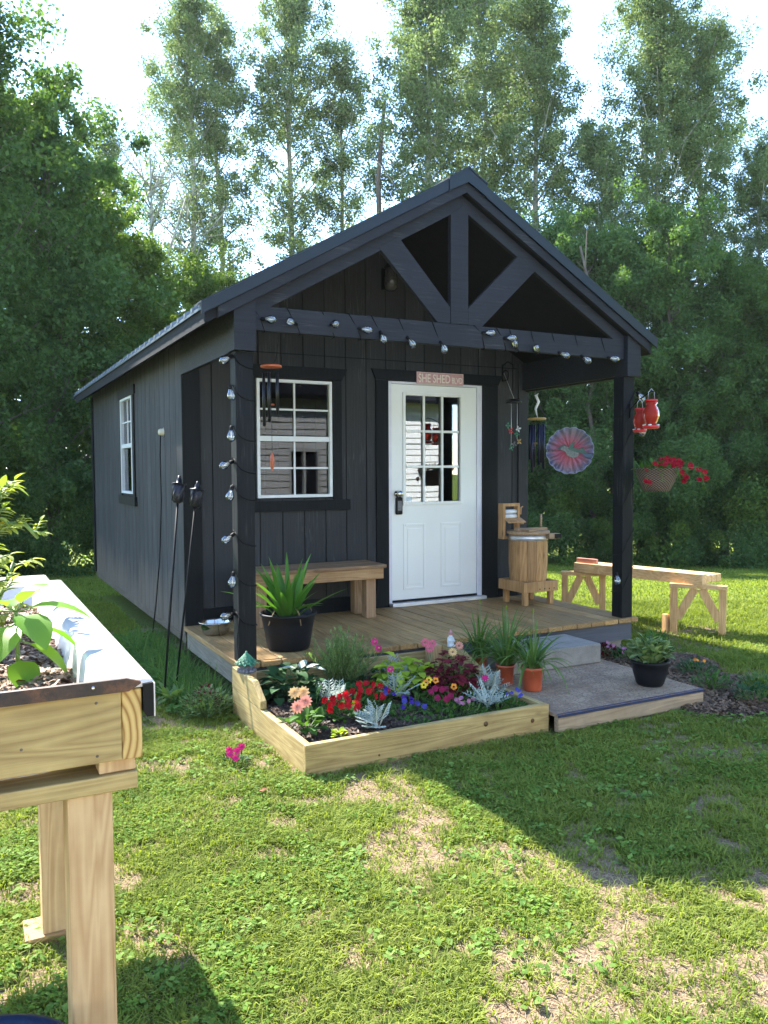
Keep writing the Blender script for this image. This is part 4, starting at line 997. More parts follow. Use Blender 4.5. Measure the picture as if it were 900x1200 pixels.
t = thing('wind_chime', 'navy tube wind chime under a round wooden disc at the porch corner', 'wind chime', (3.27, 1.13, 2.0))
cx_, cy_ = 3.27, 1.10
m = MB(); m.tube([(cx_, cy_, 2.34), (cx_, cy_, 1.75)], .002, 4); m.build('cord', MAT['wire'], t)
m = MB(); m.lathe([(0, 0), (.085, 0), (.088, .008), (.085, .018), (0, .02)], (cx_, cy_, 2.03), 24); m.build('top_disc', MAT['tan'], t)
m = MB(); m.tube([(cx_ + .01, cy_, 2.05), (cx_ - .015, cy_, 2.13), (cx_ + .02, cy_, 2.2), (cx_ - .01, cy_, 2.26), (cx_ + .02, cy_, 2.28)], [.004, .012, .016, .014, .004], 6); m.build('white_twist', MAT['gnomewhite'], t)  # white twisted shape on the cord above the disc
for k in range(6):
    a = 2 * PI * k / 6 + .2; l = (.36, .40, .33, .45, .38, .42)[k]
    m = MB(); m.tube([(cx_ + .065 * math.cos(a), cy_ + .065 * math.sin(a), 1.985), (cx_ + .065 * math.cos(a), cy_ + .065 * math.sin(a), 1.985 - l)], .012, 10); m.build('tube', MAT['navy'], t)
m = MB(); m.lathe([(0, 0), (.03, 0), (.03, .014), (0, .014)], (cx_, cy_, 1.80), 14); m.build('striker', MAT['tan'], t)

t = thing('hanging_mobile', 'small dark metal mobile with leaf and bird charms on the porch wall', 'mobile', (3.12, 1.25, 2.2))
mx, my = 3.13, 1.27
m = MB(); m.lathe([(.075, 0), (.078, .004), (.05, .03), (.01, .038), (0, .04)], (mx, my, 2.20), 20); m.build('top_cap', MAT['tubeblack'], t)
m = MB(); m.tube([(mx - .03, my, 2.2), (mx - .03, my, 1.76)], .0025, 4); m.tube([(mx + .04, my, 2.2), (mx + .04, my, 1.85)], .0025, 4); m.tube([(mx, my, 2.24), (mx, P - .02, 2.5)], .0016, 4); m.each('cord', MAT['alu'], t)
for k, (a, z_, mt) in enumerate(((-.07, 1.98, 'green'), (-.04, 1.93, 'red'), (-.03, 1.77, 'green'), (.03, 1.90, 'green'), (.06, 1.83, 'tan'), (.05, 1.95, 'gnomewhite'), (.0, 1.80, 'stone'))):
    m = MB()
    for q in range(4):
        an = q * PI / 2 + k; m.add([(mx + a, my, z_), (mx + a + .022 * math.cos(an - .5), my - .004, z_ + .022 * math.sin(an - .5)), (mx + a + .036 * math.cos(an), my - .008, z_ + .036 * math.sin(an)), (mx + a + .022 * math.cos(an + .5), my - .004, z_ + .022 * math.sin(an + .5))], [(0, 1, 2, 3)])
    m.build('charm', MAT[mt], t)
# scroll hook on the wall
t = thing('scroll_hook', 'black iron scroll hook on the wall beside the porch corner', 'hook', (3.12, P, 2.45))
m = MB(); m.tube([(3.12, P - .01, 2.42), (3.12, P - .01, 2.58)], .006, 6)
m.tube([(3.12, P - .02, 2.42)] + [(3.12 , P - .06 - .05 * math.cos(a), 2.47 + .05 * math.sin(a)) for a in np.linspace(-1.2, 3.2, 10)], .005, 6)
m.tube([(3.12, P - .02, 2.57), (3.12, P - .10, 2.60), (3.12, P - .18, 2.56), (3.12, P - .19, 2.52)], .005, 6); m.build('hook_iron', MAT['wire'], t)

# ================================================================== WIND SPINNER
def spinmat():
    m, t, o = newmat('flower print'); tc = N(t, 'ShaderNodeTexCoord'); sp = N(t, 'ShaderNodeSeparateXYZ'); L(t, tc.outputs['Object'], sp.inputs[0])
    ang = math_(t, 'ARCTAN2', sp.outputs['Z'], sp.outputs['X'])
    ln = N(t, 'ShaderNodeVectorMath', operation='LENGTH'); L(t, tc.outputs['Object'], ln.inputs[0]); r = math_(t, 'MULTIPLY', ln.outputs['Value'], 1 / .21)
    n = noise(t, coords(t), 14, 3)
    st_ = math_(t, 'SINE', math_(t, 'ADD', math_(t, 'MULTIPLY', ang, 21.0), math_(t, 'MULTIPLY', n, 16.0)))
    st_ = math_(t, 'ADD', math_(t, 'MULTIPLY', st_, .5), .5)
    c1 = ramp(t, r, [(.0, (.20, .012, .03)), (.35, (.27, .02, .05)), (.6, (.19, .045, .09)), (.82, (.075, .05, .09)), (.97, (.05, .05, .13))])
    c2 = ramp(t, r, [(.0, (.13, .01, .02)), (.4, (.34, .06, .09)), (.7, (.26, .10, .14)), (.9, (.13, .11, .17)), (.97, (.18, .20, .32))])
    col = mix(t, st_, c1, c2)
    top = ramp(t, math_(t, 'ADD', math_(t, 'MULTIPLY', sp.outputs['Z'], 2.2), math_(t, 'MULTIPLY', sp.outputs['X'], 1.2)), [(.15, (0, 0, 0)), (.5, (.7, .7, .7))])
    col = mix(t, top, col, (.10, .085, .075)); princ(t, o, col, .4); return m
spc = Vector((3.36, .73, 1.731))
t = spin_root = thing('wind_spinner', 'round scalloped metal spinner painted with a hummingbird on a pink flower', 'wind spinner', spc)
def disc(mb, R0, am, th, nsc=16, n=192, inner=0.0, yo=0):
    vs = [(spc.x, spc.y + yo - th, spc.z), (spc.x, spc.y + yo + th, spc.z)]
    for k in range(n):
        a = 2 * PI * k / n; r = R0 * (1 + am * abs(math.sin(a * nsc / 2)) - am)
        for s_ in (-th, th): vs.append((spc.x + r * math.cos(a), spc.y + yo + s_ + .006 * math.sin(a * nsc), spc.z + r * math.sin(a)))
    fs = []
    for k in range(n):
        a, b = 2 + 2 * k, 2 + 2 * ((k + 1) % n); fs += [(0, b, a), (1, a + 1, b + 1), (a, b, b + 1, a + 1)]
    mb.add(vs, fs)
m = MB(); disc(m, .214, .05, .0015); dsk = m.build('disc', spinmat(), t)
m = MB(); pts = []
for k in range(193):
    a = 2 * PI * k / 192; r = .214 * (1 + .05 * abs(math.sin(a * 8)) - .05); pts.append((spc.x + r * math.cos(a), spc.y + .006 * math.sin(a * 16), spc.z + r * math.sin(a)))
m.tube(pts, .0028, 5); m.build('rim', simple('silver lavender rim', (.32, .34, .46), .3, .5), t)
def shape(pts, mat, nm, dy=-.012):
    m = MB(); m.prism([(spc.x + a * 1.1 - .02, spc.z + b * 1.15 - .01) for a, b in pts], 'y', spc.y + dy - .002, spc.y + dy); return m.build(nm, mat, dsk)
greyb = simple('bird grey paint', (.13, .145, .135), .5, 0, .5, 90); darkb = simple('bird dark paint', (.03, .05, .06), .5); greenb = simple('bird green paint', (.025, .08, .06), .5, 0, .4, 90); tealb = simple('bird tail paint', (.015, .06, .12), .4)
shape([(-.02, .0), (-.005, -.03), (.05, -.055), (.09, -.03), (.085, .0), (.03, .025), (-.01, .04), (-.05, .05), (-.07, .035), (-.06, .015)], greyb, 'bird_body')
shape([(-.07, .035), (-.05, .055), (-.02, .058), (-.0, .04), (-.03, .045), (-.055, .03), (-.06, .01), (-.085, .02)], darkb, 'bird_head', -.0145)
shape([(-.085, .02), (-.08, .026), (-.17, .0), (-.17, -.004)], darkb, 'bird_beak', -.0145)
shape([(.0, .02), (.03, .07), (.06, .075), (.04, .03), (.09, .02), (.12, .03), (.16, -.02), (.10, -.01), (.05, .0)], greenb, 'bird_wing', -.0145)
shape([(.11, -.01), (.20, -.02), (.195, -.05), (.14, -.045)], tealb, 'bird_tail', -.0145)
m = MB(); m.tube([(spc.x, spc.y, spc.z + .205), (spc.x + .005, spc.y, 2.33)], .0012, 4); m.build('cord', MAT['wire'], t)

spin_root.rotation_euler.z = R(-38)
# ================================================================== FEEDERS AND HANGING BASKET
fx, fy = 3.335, -.28
t = thing('plant_bracket', 'thin black iron arm reaching out from the right porch post', 'bracket', (3.36, 0, 2.1))
m = MB(); m.tube([(3.37, .002, 1.98), (3.37, -.012, 2.06), (3.365, -.10, 2.12), (3.35, -.22, 2.165), (fx, fy, 2.18), (fx - .006, fy - .02, 2.17)], .0045, 8)
m.tube([(3.37, -.004, 1.99), (3.37, -.004, 2.10)], .007, 6); m.build('arm', MAT['wire'], t)
def feeder(x, y, z, s, label):
    t = thing('hummingbird_feeder', label, 'bird feeder', (x, y, z), 'red glass hummingbird feeders')
    m = MB(); m.lathe([(.034 * s, .098 * s), (.050 * s, .088 * s), (.036 * s, .068 * s), (.052 * s, .045 * s), (.062 * s, .01 * s), (.062 * s, -.02 * s), (.052 * s, -.055 * s), (.036 * s, -.085 * s), (.0, -.085 * s)], (x, y, z), 20); m.build('glass_jar', MAT['redglass'], t)
    m = MB(); m.lathe([(0, .116 * s), (.046 * s, .114 * s), (.05 * s, .10 * s), (.04 * s, .098 * s), (0, .098 * s)], (x, y, z), 18); m.build('cap', MAT['red'], t)
    b = MB(); b.lathe([(0, -.115 * s), (.055 * s, -.113 * s), (.065 * s, -.10 * s), (.055 * s, -.088 * s), (0, -.084 * s)], (x, y, z), 20); bo = b.build('base', MAT['red'], t)
    for k in range(4):
        a = k * PI / 2 + .6; m = MB()
        m.lathe([(0, 0), (.012 * s, .002), (.015 * s, .010 * s), (.006 * s, .012 * s), (0, .012 * s)], (x + .052 * s * math.cos(a), y + .052 * s * math.sin(a), z - .092 * s), 8); m.build('port', MAT['gnomewhite'], bo)
    m = MB(); m.tube([(x - .036 * s, y, z + .11 * s), (x - .03 * s, y, z + .17 * s), (x, y, z + .20 * s), (x + .03 * s, y, z + .17 * s), (x + .036 * s, y, z + .11 * s)], .0022, 5); m.build('hanger', MAT['alu'], t)
    return t
feeder(fx - .008, fy, 1.995, 1.02, 'larger red glass hummingbird feeder hanging from the bracket, nearer one')
feeder(fx + .02, fy + .15, 1.955, .86, 'smaller red glass hummingbird feeder half hidden behind the larger one')

# plants ------------------------------------------------------------
class LM(MB):
    """leaf mesh: folded leaf blades"""
    def leaf(s, base, d, n, Ln, w, droop=.3, fold=.25, shape='ovate', seg=4):
        b = Vector(base); d = Vector(d).normalized(); n = Vector(n); a = d.cross(n)
        if a.length < 1e-4: a = d.orthogonal()
        a.normalize(); n = a.cross(d).normalized()
        rows = []; p = b.copy(); dd = d.copy()
        for i in range(seg + 1):
            t = i / seg
            if shape == 'ovate': ww = math.sin(PI * min(1, t ** .75)) ** .8 if 0 < t < 1 else 0.03
            elif shape == 'strap': ww = (min(1, .35 + t * 3)) * (1 - t ** 3) + .02
            elif shape == 'obovate': ww = math.sin(PI * t ** 1.4) if 0 < t < 1 else .04
            else: ww = (1 - t) * .9 + .03
            up_ = a.cross(dd).normalized()
            e = a * (w / 2 * ww); lift = up_ * (fold * w / 2 * ww)
            rows.append((p - e + lift, p.copy(), p + e + lift))
            dd = (dd - Vector((0, 0, 1)) * droop / seg).normalized(); p = p + dd * (Ln / seg)
        vs = [v for r_ in rows for v in r_]
        fs = []
        for i in range(seg):
            fs += [(i * 3, i * 3 + 1, i * 3 + 4, i * 3 + 3), (i * 3 + 1, i * 3 + 2, i * 3 + 5, i * 3 + 4)]
        s.add(vs, fs, True); return p
def rdir(r, el0, el1):
    a = r.uniform(0, 2 * PI); e = R(r.uniform(el0, el1)); return Vector((math.cos(a) * math.cos(e), math.sin(a) * math.cos(e), math.sin(e)))
LF = dict(
    dark=leafmat('dark green leaf', (.015, .05, .018), (.05, .13, .04), .25),
    mid=leafmat('mid green leaf', (.03, .09, .015), (.10, .21, .04), .35),
    lime=leafmat('lime leaf', (.26, .40, .03), (.52, .62, .07), .4),
    silver=leafmat('silver felted leaf', (.27, .33, .27), (.50, .55, .46), .15, ttint=(1, 1, 1)),
    burgundy=leafmat('burgundy leaf', (.05, .006, .010), (.20, .018, .03), .25, ttint=(1.2, .6, .6)),
    grassy=leafmat('daylily leaf', (.05, .11, .025), (.15, .26, .07), .35),
    canna=leafmat('glossy strap leaf', (.035, .12, .02), (.14, .30, .05), .35, rough=.3),
    yellowgreen=leafmat('yellow green leaf', (.10, .17, .015), (.40, .45, .06), .45),
    herb=leafmat('fine herb leaf', (.09, .17, .05), (.30, .40, .17), .35),
    sun=leafmat('bright broad leaf', (.09, .22, .03), (.25, .42, .07), .5, rough=.4),
    tomato=leafmat('tomato leaf', (.12, .20, .04), (.42, .46, .12), .45),
    variegated=leafmat('variegated leaf', (.08, .18, .06), (.40, .46, .22), .35))
def pet(name, c):
    return leafmat(name, tuple(x * .7 for x in c), tuple(min(1, x * 1.15) for x in c), .3, 20, ttint=(1.1, .9, .9))
PC = dict(red=pet('red petal', (.46, .006, .012)), crimson=pet('crimson petal', (.36, .008, .022)), magenta=pet('magenta petal', (.60, .03, .20)), pink=pet('pink petal', (.72, .18, .25)), peach=pet('peach petal', (.82, .40, .30)),
          cream=pet('cream petal', (.85, .60, .28)), violet=pet('violet petal', (.055, .02, .24)), blue=pet('blue petal', (.07, .07, .36)), maroon=pet('maroon petal', (.24, .01, .06)), orange=pet('orange petal', (.8, .30, .04)), yellow=pet('yellow petal', (.8, .6, .05)), mauve=pet('mauve petal', (.42, .18, .30)))
def flower_mesh(rad, n, layers=1, cup=.2, w=None):
    m = LM()
    for l in range(layers):
        rr = rad * (1 - .28 * l); k = n
        for i in range(k):
            a = 2 * PI * (i + .5 * l) / k; el = cup + .35 * l
            d = Vector((math.cos(a) * math.cos(el), math.sin(a) * math.cos(el), math.sin(el)))
            m.leaf((0, 0, .001 * l), d, (0, 0, 1), rr, (w or 2.6 * rad / n * 1.6), .25, .15, 'obovate', 4)
    return m
FLW = {}
def flower(kind, col, center_col, loc, facing, rad, parent, n=6, layers=1, cup=.2, nm='blossom', yaw=0):
    key = (kind, col, round(rad, 3), n, layers, round(cup, 2))
    off = OFF[parent.name]
    if key not in FLW:
        o = flower_mesh(rad, n, layers, cup).build(nm, PC[col]); cen = None
        if center_col:
            c = MB(); c.ball((0, 0, .004), rad * .26, 4, (1, 1, .5)); cen = c.build('centre', center_col, o)
        FLW[key] = o
        new = o
    else:
        new = FLW[key].copy(); C.objects.link(new)
        for ch in FLW[key].children:
            c2 = ch.copy(); C.objects.link(c2); c2.parent = new
    new.parent = parent; new.location = Vector(loc) - off
    new.rotation_euler = (Vector((0, 0, 1)).rotation_difference(Vector(facing).normalized()).to_matrix().to_4x4() @ Matrix.Rotation(yaw, 4, 'Z')).to_euler()
    return new
TOCAM = Vector((-.42, -.75, .45))
def face(r, j=.35): return TOCAM + Vector((r.uniform(-j, j), r.uniform(-j, j), r.uniform(-j, j)))

def plant(name, label, cat, loc, group=None): return thing(name, label, cat, loc, group)

def mound(par, c, rad, h, n, Ln, w, mat, seed, shape='ovate', el=(10, 75), nm='foliage', droop=.5, fold=.25, base=.3, stems=True):
    r = random.Random(seed); m = LM(); st_ = MB()
    for i in range(n):
        a = r.uniform(0, 2 * PI); q = math.sqrt(r.random()) * rad; hh = h * (base + (1 - base) * r.random()) * (1 - .55 * (q / rad) ** 2)
        p = Vector((c[0] + q * math.cos(a), c[1] + q * math.sin(a), c[2] + hh))
        e = R(r.uniform(*el)); aa = a + r.uniform(-.9, .9)
        d = Vector((math.cos(aa) * math.cos(e), math.sin(aa) * math.cos(e), math.sin(e)))
        l = Ln * r.uniform(.6, 1.15); m.leaf(p, d, (0, 0, 1), l, w * r.uniform(.7, 1.15), droop, fold, shape, 3 if n > 120 else 4)
        if stems and i % 3 == 0: st_.tube([(c[0] + q * .25 * math.cos(a), c[1] + q * .25 * math.sin(a), c[2] - .01), p], .0022, 4, caps=False)
    o = m.build(nm, mat, par)
    if stems and st_.v: st_.build('stems', MAT['stem'], par)
    return o

# hanging basket
hb = plant('hanging_basket', 'brown wicker hanging basket with trailing red flowers by the porch post', 'hanging basket', (fx + .05, fy, 1.49))
bc = Vector((fx + .06, fy, 1.49))
def wicker():
    m, t, o = newmat('wicker'); tc = N(t, 'ShaderNodeTexCoord'); sp = N(t, 'ShaderNodeSeparateXYZ'); L(t, tc.outputs['Object'], sp.inputs[0])
    ang = math_(t, 'ARCTAN2', sp.outputs['Y'], sp.outputs['X'])
    a = math_(t, 'SINE', math_(t, 'MULTIPLY', ang, 30.0)); b = math_(t, 'SINE', math_(t, 'MULTIPLY', sp.outputs['Z'], 330.0))
    h = math_(t, 'ADD', math_(t, 'MULTIPLY', math_(t, 'MULTIPLY', a, b), .5), .5)
    princ(t, o, ramp(t, h, [(.3, (.03, .02, .014)), (.7, (.24, .17, .12))]), .8, bump(t, h, 1, .01)); return m
m = MB(); m.lathe([(0, -.115), (.10, -.112), (.125, -.06), (.150, .0), (.168, .062), (.174, .066), (.172, .074), (.160, .070), (.14, .03), (0, .03)], bc, 36); m.build('basket', wicker(), hb)
r = random.Random(5)
o = mound(hb, bc + Vector((0, 0, .03)), .17, .10, 110, .055, .03, LF['mid'], 5, nm='foliage', droop=.9)
m = MB()
for k in range(3):
    a = 2 * PI * k / 3; m.tube([(bc.x + .165 * math.cos(a), bc.y + .165 * math.sin(a), bc.z + .07), (fx, fy, 1.89)], .0013, 4)
m.build('hanger', MAT['wire'], hb)
m = LM(); stm = MB()
for (dx, dy, L_) in ((.30, -.25, .2), (.34, -.05, .12), (-.17, -.05, .16), (-.1, -.16, .1), (.05, -.2, .08)):
    d = Vector((dx, dy, 0)); p0 = bc + d.normalized() * .14 + Vector((0, 0, .07)); p1 = bc + d * .8 + Vector((0, 0, .08)); p2 = bc + d * 1.0 + Vector((0, 0, .07 - L_))
    stm.tube([p0, p1, p2], .002, 4)
    for k in range(14):
        t_ = r.random(); p = p0.lerp(p1, t_ * 2) if t_ < .5 else p1.lerp(p2, t_ * 2 - 1); m.leaf(p, rdir(r, -30, 50), (0, 0, 1), .04, .02, .8)
m.build('trailing_leaves', LF['mid'], hb); stm.each('trailing_stems', MAT['stem'], hb)
spots = [(-.12, -.1, .11), (-.07, -.15, .10), (.0, -.16, .09), (.06, -.15, .10), (.0, -.05, .14), (.07, -.04, .15), (.13, -.05, .14), (.27, -.1, .10), (.22, -.14, .08), (.19, -.13, .0), (-.02, -.13, .11), (.03, -.10, .135), (.09, -.09, .12), (.12, -.12, .08), (.10, -.16, .03), (.155, -.12, .04), (.17, -.06, .10), (.21, -.06, .11), (.25, -.2, .06), (.29, -.22, .04), (.30, -.23, -.01), (.26, -.2, -.02), (-.15, -.05, .07), (-.17, -.05, -.03), (-.15, -.07, -.04), (-.09, -.10, .1), (.33, -.05, .08), (.2, -.1, -.03), (.16, -.08, .13), (-.05, -.1, .09)]
for k, (a, b, c) in enumerate(spots): flower('pet', 'crimson', None, bc + Vector((a, b, c)), face(r), .027, hb, 6, 2, .35, yaw=k)

# big potted strap-leaf plant on the porch
bp = plant('potted_plant', 'large black pot with glossy strap-leaved plant on the porch', 'potted plant', (.44, .27, .31))
pc = Vector((.44, .27, .31))
m = MB(); m.lathe([(0, 0), (.140, 0), (.150, .02), (.175, .17), (.188, .235), (.200, .24), (.202, .255), (.192, .258), (.180, .25), (.165, .2), (0, .2)], pc, 40); m.build('pot', MAT['blackpot'], bp)
m = MB(); m.lathe([(0, .225), (.1, .222), (.176, .215)], pc, 24); m.build('soil', MAT['soil'], bp)
r = random.Random(3); m = LM()
for k in range(46):
    a = r.uniform(0, 2 * PI); q = r.uniform(0, .08); e = R(r.choice([r.uniform(55, 85), r.uniform(35, 70)]))
    d = Vector((math.cos(a) * math.cos(e), math.sin(a) * math.cos(e), math.sin(e)))
    m.leaf(pc + Vector((q * math.cos(a), q * math.sin(a), .22)), d, (-math.cos(a), -math.sin(a), .6), r.uniform(.28, .48), r.uniform(.036, .055), r.uniform(.2, 1.0), .35, 'strap', 7)
m.build('leaves', LF['canna'], bp)
m = MB()
for k in range(5):
    a = 1.2 * k; m.tube([pc + Vector((.03 * math.cos(a), .03 * math.sin(a), .22)), pc + Vector((.12 * math.cos(a), .12 * math.sin(a), .30)), pc + Vector((.17 * math.cos(a), .17 * math.sin(a), .27 - .03 * (k % 2))), pc + Vector((.2 * math.cos(a), .2 * math.sin(a), .19))], .004, 5)
m.each('dry_stems', MAT['brownstem'], bp)
# steel bowl
bw = plant('steel_bowl', 'shiny stainless steel pet bowl on the deck beside the left post', 'bowl', (.13, 1.02, .31))
m = MB(); m.lathe([(0, .0), (.085, .0), (.100, .012), (.112, .06), (.118, .088), (.132, .092), (.133, .096), (.116, .097), (.108, .085), (.096, .02), (0, .012)], (.13, 1.02, .311), 40); m.build('bowl_shell', MAT['chrome'], bw)
m = MB(); m.lathe([(0, .055), (.105, .055)], (.13, 1.02, .311), 30); m.build('water', MAT['whiteglass'], bw)

# black pot on platform
bp2 = plant('potted_plant', 'black ribbed pot of leafy green herbs on the platform corner', 'potted plant', (2.47, -1.14, .12)); q = Vector((2.47, -1.13, .119))
m = MB(); m.lathe([(0, 0), (.080, 0), (.090, .015), (.112, .09), (.118, .145), (.128, .15), (.130, .168), (.122, .172), (.110, .165), (.1, .14), (0, .14)], q, 36); m.build('pot', MAT['blackpot'], bp2)
m = MB(); m.lathe([(0, .155), (.110, .15)], q, 20); m.build('soil', MAT['soil'], bp2)
mound(bp2, q + Vector((-.04, -.03, .15)), .13, .19, 190, .06, .045, LF['variegated'], 8)
mound(bp2, q + Vector((.06, .02, .15)), .11, .21, 300, .045, .014, LF['mid'], 9, el=(30, 85), nm='fine_foliage')
# orange pots with daylily leaves
def lily_pot(c, label, R_=.058, H_=.135, n=70, seed=1, Lf=(.28, .46), spikes=True):
    t = plant('potted_daylily', label, 'potted plant', c, 'grassy plants in orange pots'); c = Vector(c); r = random.Random(seed)
    m = MB(); m.lathe([(0, 0), (R_ * .86, 0), (R_ * .9, .01), (R_ * 1.0, H_ * .86), (R_ * 1.10, H_ * .87), (R_ * 1.12, H_), (R_ * 1.02, H_), (R_ * .95, H_ * .85), (0, H_ * .85)], c, 28); m.build('pot', MAT['terracotta'], t)
    m = MB(); m.lathe([(0, H_ * .9), (R_ * .97, H_ * .88)], c, 16); m.build('soil', MAT['soil'], t)
    m = LM()
    for k in range(n):
        a = r.uniform(0, 2 * PI); qq = r.uniform(0, R_ * .6); e = R(r.uniform(50, 86)); d = Vector((math.cos(a) * math.cos(e), math.sin(a) * math.cos(e), math.sin(e)))
        m.leaf(c + Vector((qq * math.cos(a), qq * math.sin(a), H_ * .85)), d, (-math.cos(a), -math.sin(a), .5), r.uniform(*Lf), .014, r.uniform(.8, 3.2), .4, 'strap', 9)
    m.build('leaves', LF['grassy'], t)
    if spikes:
        m = MB(); m.tube([c + Vector((0, 0, H_)), c + Vector((.02, .01, .35)), c + Vector((.03, .03, .50))], .0028, 5); m.build('flower_stalk', MAT['stem'], t)
        m = MB(); m.lathe([(0, 0), (.006, .015), (.005, .03), (0, .04)], c + Vector((.03, .03, .49)), 8); m.build('bud', LF['yellowgreen'], t)
    return t
lily_pot((1.70, -.86, .119), 'orange plastic pot of arching daylily leaves, right one nearest the step', seed=2, R_=.068, H_=.155, n=60, Lf=(.24, .42))
lily_pot((1.63, -.66, .119), 'orange pot of dense daylily leaves partly hidden behind the flower bed', seed=4, n=100)
lily_pot((1.62, -.36, .119), 'grassy daylily pot set furthest back against the porch deck', seed=6, n=70, Lf=(.26, .42))

# gnome and fairy house
gn = plant('garden_gnome', 'tiny white garden gnome figurine on the flower bed corner', 'figurine', (1.455, -.24, .312)); g0 = Vector((1.458, -.25, .312))
m = MB(); m.lathe([(0, 0), (.024, 0), (.027, .01), (.022, .022), (.027, .04), (.024, .062), (.012, .074), (0, .075)], g0, 14); m.ball(g0 + Vector((-.018, -.018, .045)), .010, 4); m.ball(g0 + Vector((.012, -.022, .045)), .010, 4); m.ball(g0 + Vector((-.016, -.02, .010)), .012, 4, (1, 1.3, .8)); m.ball(g0 + Vector((.010, -.024, .010)), .012, 4, (1, 1.3, .8)); m.build('body', MAT['gnomewhite'], gn)
m = MB(); m.ball(g0 + Vector((0, 0, .085)), .016, 6); m.ball(g0 + Vector((-.006, -.015, .084)), .004, 4); m.build('head', MAT['skin'], gn)
m = MB(); m.lathe([(.018, .090), (.016, .10), (.007, .118), (0, .124)], g0, 12); m.build('hat', MAT['gnomered'], gn)
m = MB(); m.lathe([(0, .058), (.012, .062), (.015, .074), (.010, .082), (0, .083)], g0 + Vector((-.006, -.010, 0)), 10); m.build('beard', MAT['gnomewhite'], gn)
fh = plant('fairy_house', 'miniature stone fairy house with green leafy roof on the bed corner', 'figurine', (-.03, -.20, .306)); f0 = Vector((-.025, -.22, .306))
m = MB(); m.lathe([(0, 0), (.060, 0), (.058, .012), (.042, .016), (.040, .055), (.0, .056)], f0, 16)
for k in range(14):
    a = 2 * PI * k / 14; m.ball(f0 + Vector((.050 * math.cos(a), .050 * math.sin(a), .010)), .013, 4)
m.build('walls', MAT['stone'], fh)
m = MB(); m.box(f0.x - .006, f0.x + .014, f0.y - .0445, f0.y - .038, f0.z + .012, f0.z + .042); m.build('door', simple('purple grey door', (.09, .08, .11), .7), fh, .003)
m = MB(); m.lathe([(.060, .048), (.058, .056), (.040, .085), (.020, .105), (.007, .118), (.006, .128), (0, .13)], f0, 14); m.build('roof', MAT['green'], fh)
m = LM()
for k in range(60):
    a = k * 2.4; t_ = k / 60; rr = .060 * (1 - t_) + .008; m.leaf(f0 + Vector((rr * math.cos(a), rr * math.sin(a), .055 + .055 * t_)), (math.cos(a), math.sin(a), -.6), (math.cos(a), math.sin(a), .8), .022, .018, .3)
m.build('roof_leaves', MAT['green'], fh)

# ---- flower bed plants
BZ0 = .115
def at_(x, y, z=0): return Vector((x, y, BZ0 + z))
# feathery bush
p = plant('feathery_bush', 'tall feathery light green bush at the back of the flower bed', 'plant', at_(.62, -.24)); r = random.Random(21)
m = LM(); stm = MB()
for k in range(150):
    d = rdir(r, 30, 88); ln = r.uniform(.24, .42); b0 = at_(.62 + r.uniform(-.05, .05), -.25 + r.uniform(-.05, .05)); e_ = b0 + d * ln * Vector((1, 1, 1)).x
    e_ = Vector((b0.x + (e_.x - b0.x) * .85, b0.y + (e_.y - b0.y) * .7, e_.z)); stm.tube([b0, b0.lerp(e_, .5) + Vector((0, 0, .015)), e_], .0016, 3, caps=False)
    for j in range(26):
        t_ = r.uniform(.25, 1); q = b0.lerp(e_, t_) + Vector((0, 0, .015 * math.sin(PI * t_))); m.leaf(q, (d + rdir(r, -30, 70) * .9), (0, 0, 1), r.uniform(.022, .045), .0065, .3, .2, 'strap', 2)
m.build('foliage', LF['herb'], p); stm.build('stems', MAT['stem'], p)
for k, (a, b, c, cc) in enumerate(((.78, -.40, .33, 'magenta'), (.86, -.30, .26, 'magenta'), (.79, -.60, .19, 'magenta'))): flower('cosmos', cc, MAT['tan'], at_(a, b, c), face(r), .026, p, 8, 1, .1)
# hosta-like
p = plant('broad_leaf_plant', 'dark broad-leaved plant in the rear left bed corner', 'plant', at_(.2, -.3)); mound(p, at_(.23, -.31), .16, .21, 90, .12, .08, LF['dark'], 31, el=(0, 50), droop=.7)
r = random.Random(9); m = LM()
for k in range(5): m.leaf(at_(.26 + .03 * k, -.33 - .015 * k, .20), rdir(r, 5, 40), (0, 0, 1), .095, .055, .4)
m.build('silvery_leaves', LF['silver'], p)
# dusty millers
def dusty(x, y, s, label, seed):
    p = plant('dusty_miller', label, 'plant', at_(x, y), 'silver dusty miller plants in the flower bed'); r = random.Random(seed); m = LM()
    for k in range(12):
        d = rdir(r, 25, 85); ln = s * r.uniform(.7, 1.1); b0 = at_(x, y, .0) + Vector((r.uniform(-.02, .02), r.uniform(-.02, .02), .02)); e_ = b0 + d * ln
        m.leaf(b0, d, (0, 0, 1) if abs(d.z) < .9 else (0, -1, .3), ln, .008 * s / .15, .3, .2, 'strap', 4)
        sd2 = d.cross(Vector((0, 0, 1))).normalized() if abs(d.z) < .98 else Vector((1, 0, 0))
        for j in range(6):
            t_ = .30 + .68 * j / 5
            for sg_ in (-1, 1):
                q = b0.lerp(e_, t_) - Vector((0, 0, .15 * ln * t_ * t_)); dd = (d * .55 + sd2 * sg_ * .9 + Vector((0, 0, .1))); l2 = ln * .30 * (1.15 - t_ * .6)
                e2 = m.leaf(q, dd, (0, -.3, 1), l2, .0075 * s / .15, .1, .2, 'obovate', 3)
                for sg2 in (-1, 1): m.leaf(q.lerp(e2, .6), dd.normalized() + d * .7 * sg2, (0, -.3, 1), l2 * .5, .006 * s / .15, .1, .2, 'obovate', 2)
    m.build('silver_leaves', LF['silver'], p); return p
dusty(.39, -.62, .17, 'silver dusty miller left of the red flowers, towards the back', 41)
dusty(.42, -1.12, .19, 'silver dusty miller nearest the front board, in the middle', 42)
dusty(.80, -.66, .17, 'silver dusty miller beside the lime leaves', 43)
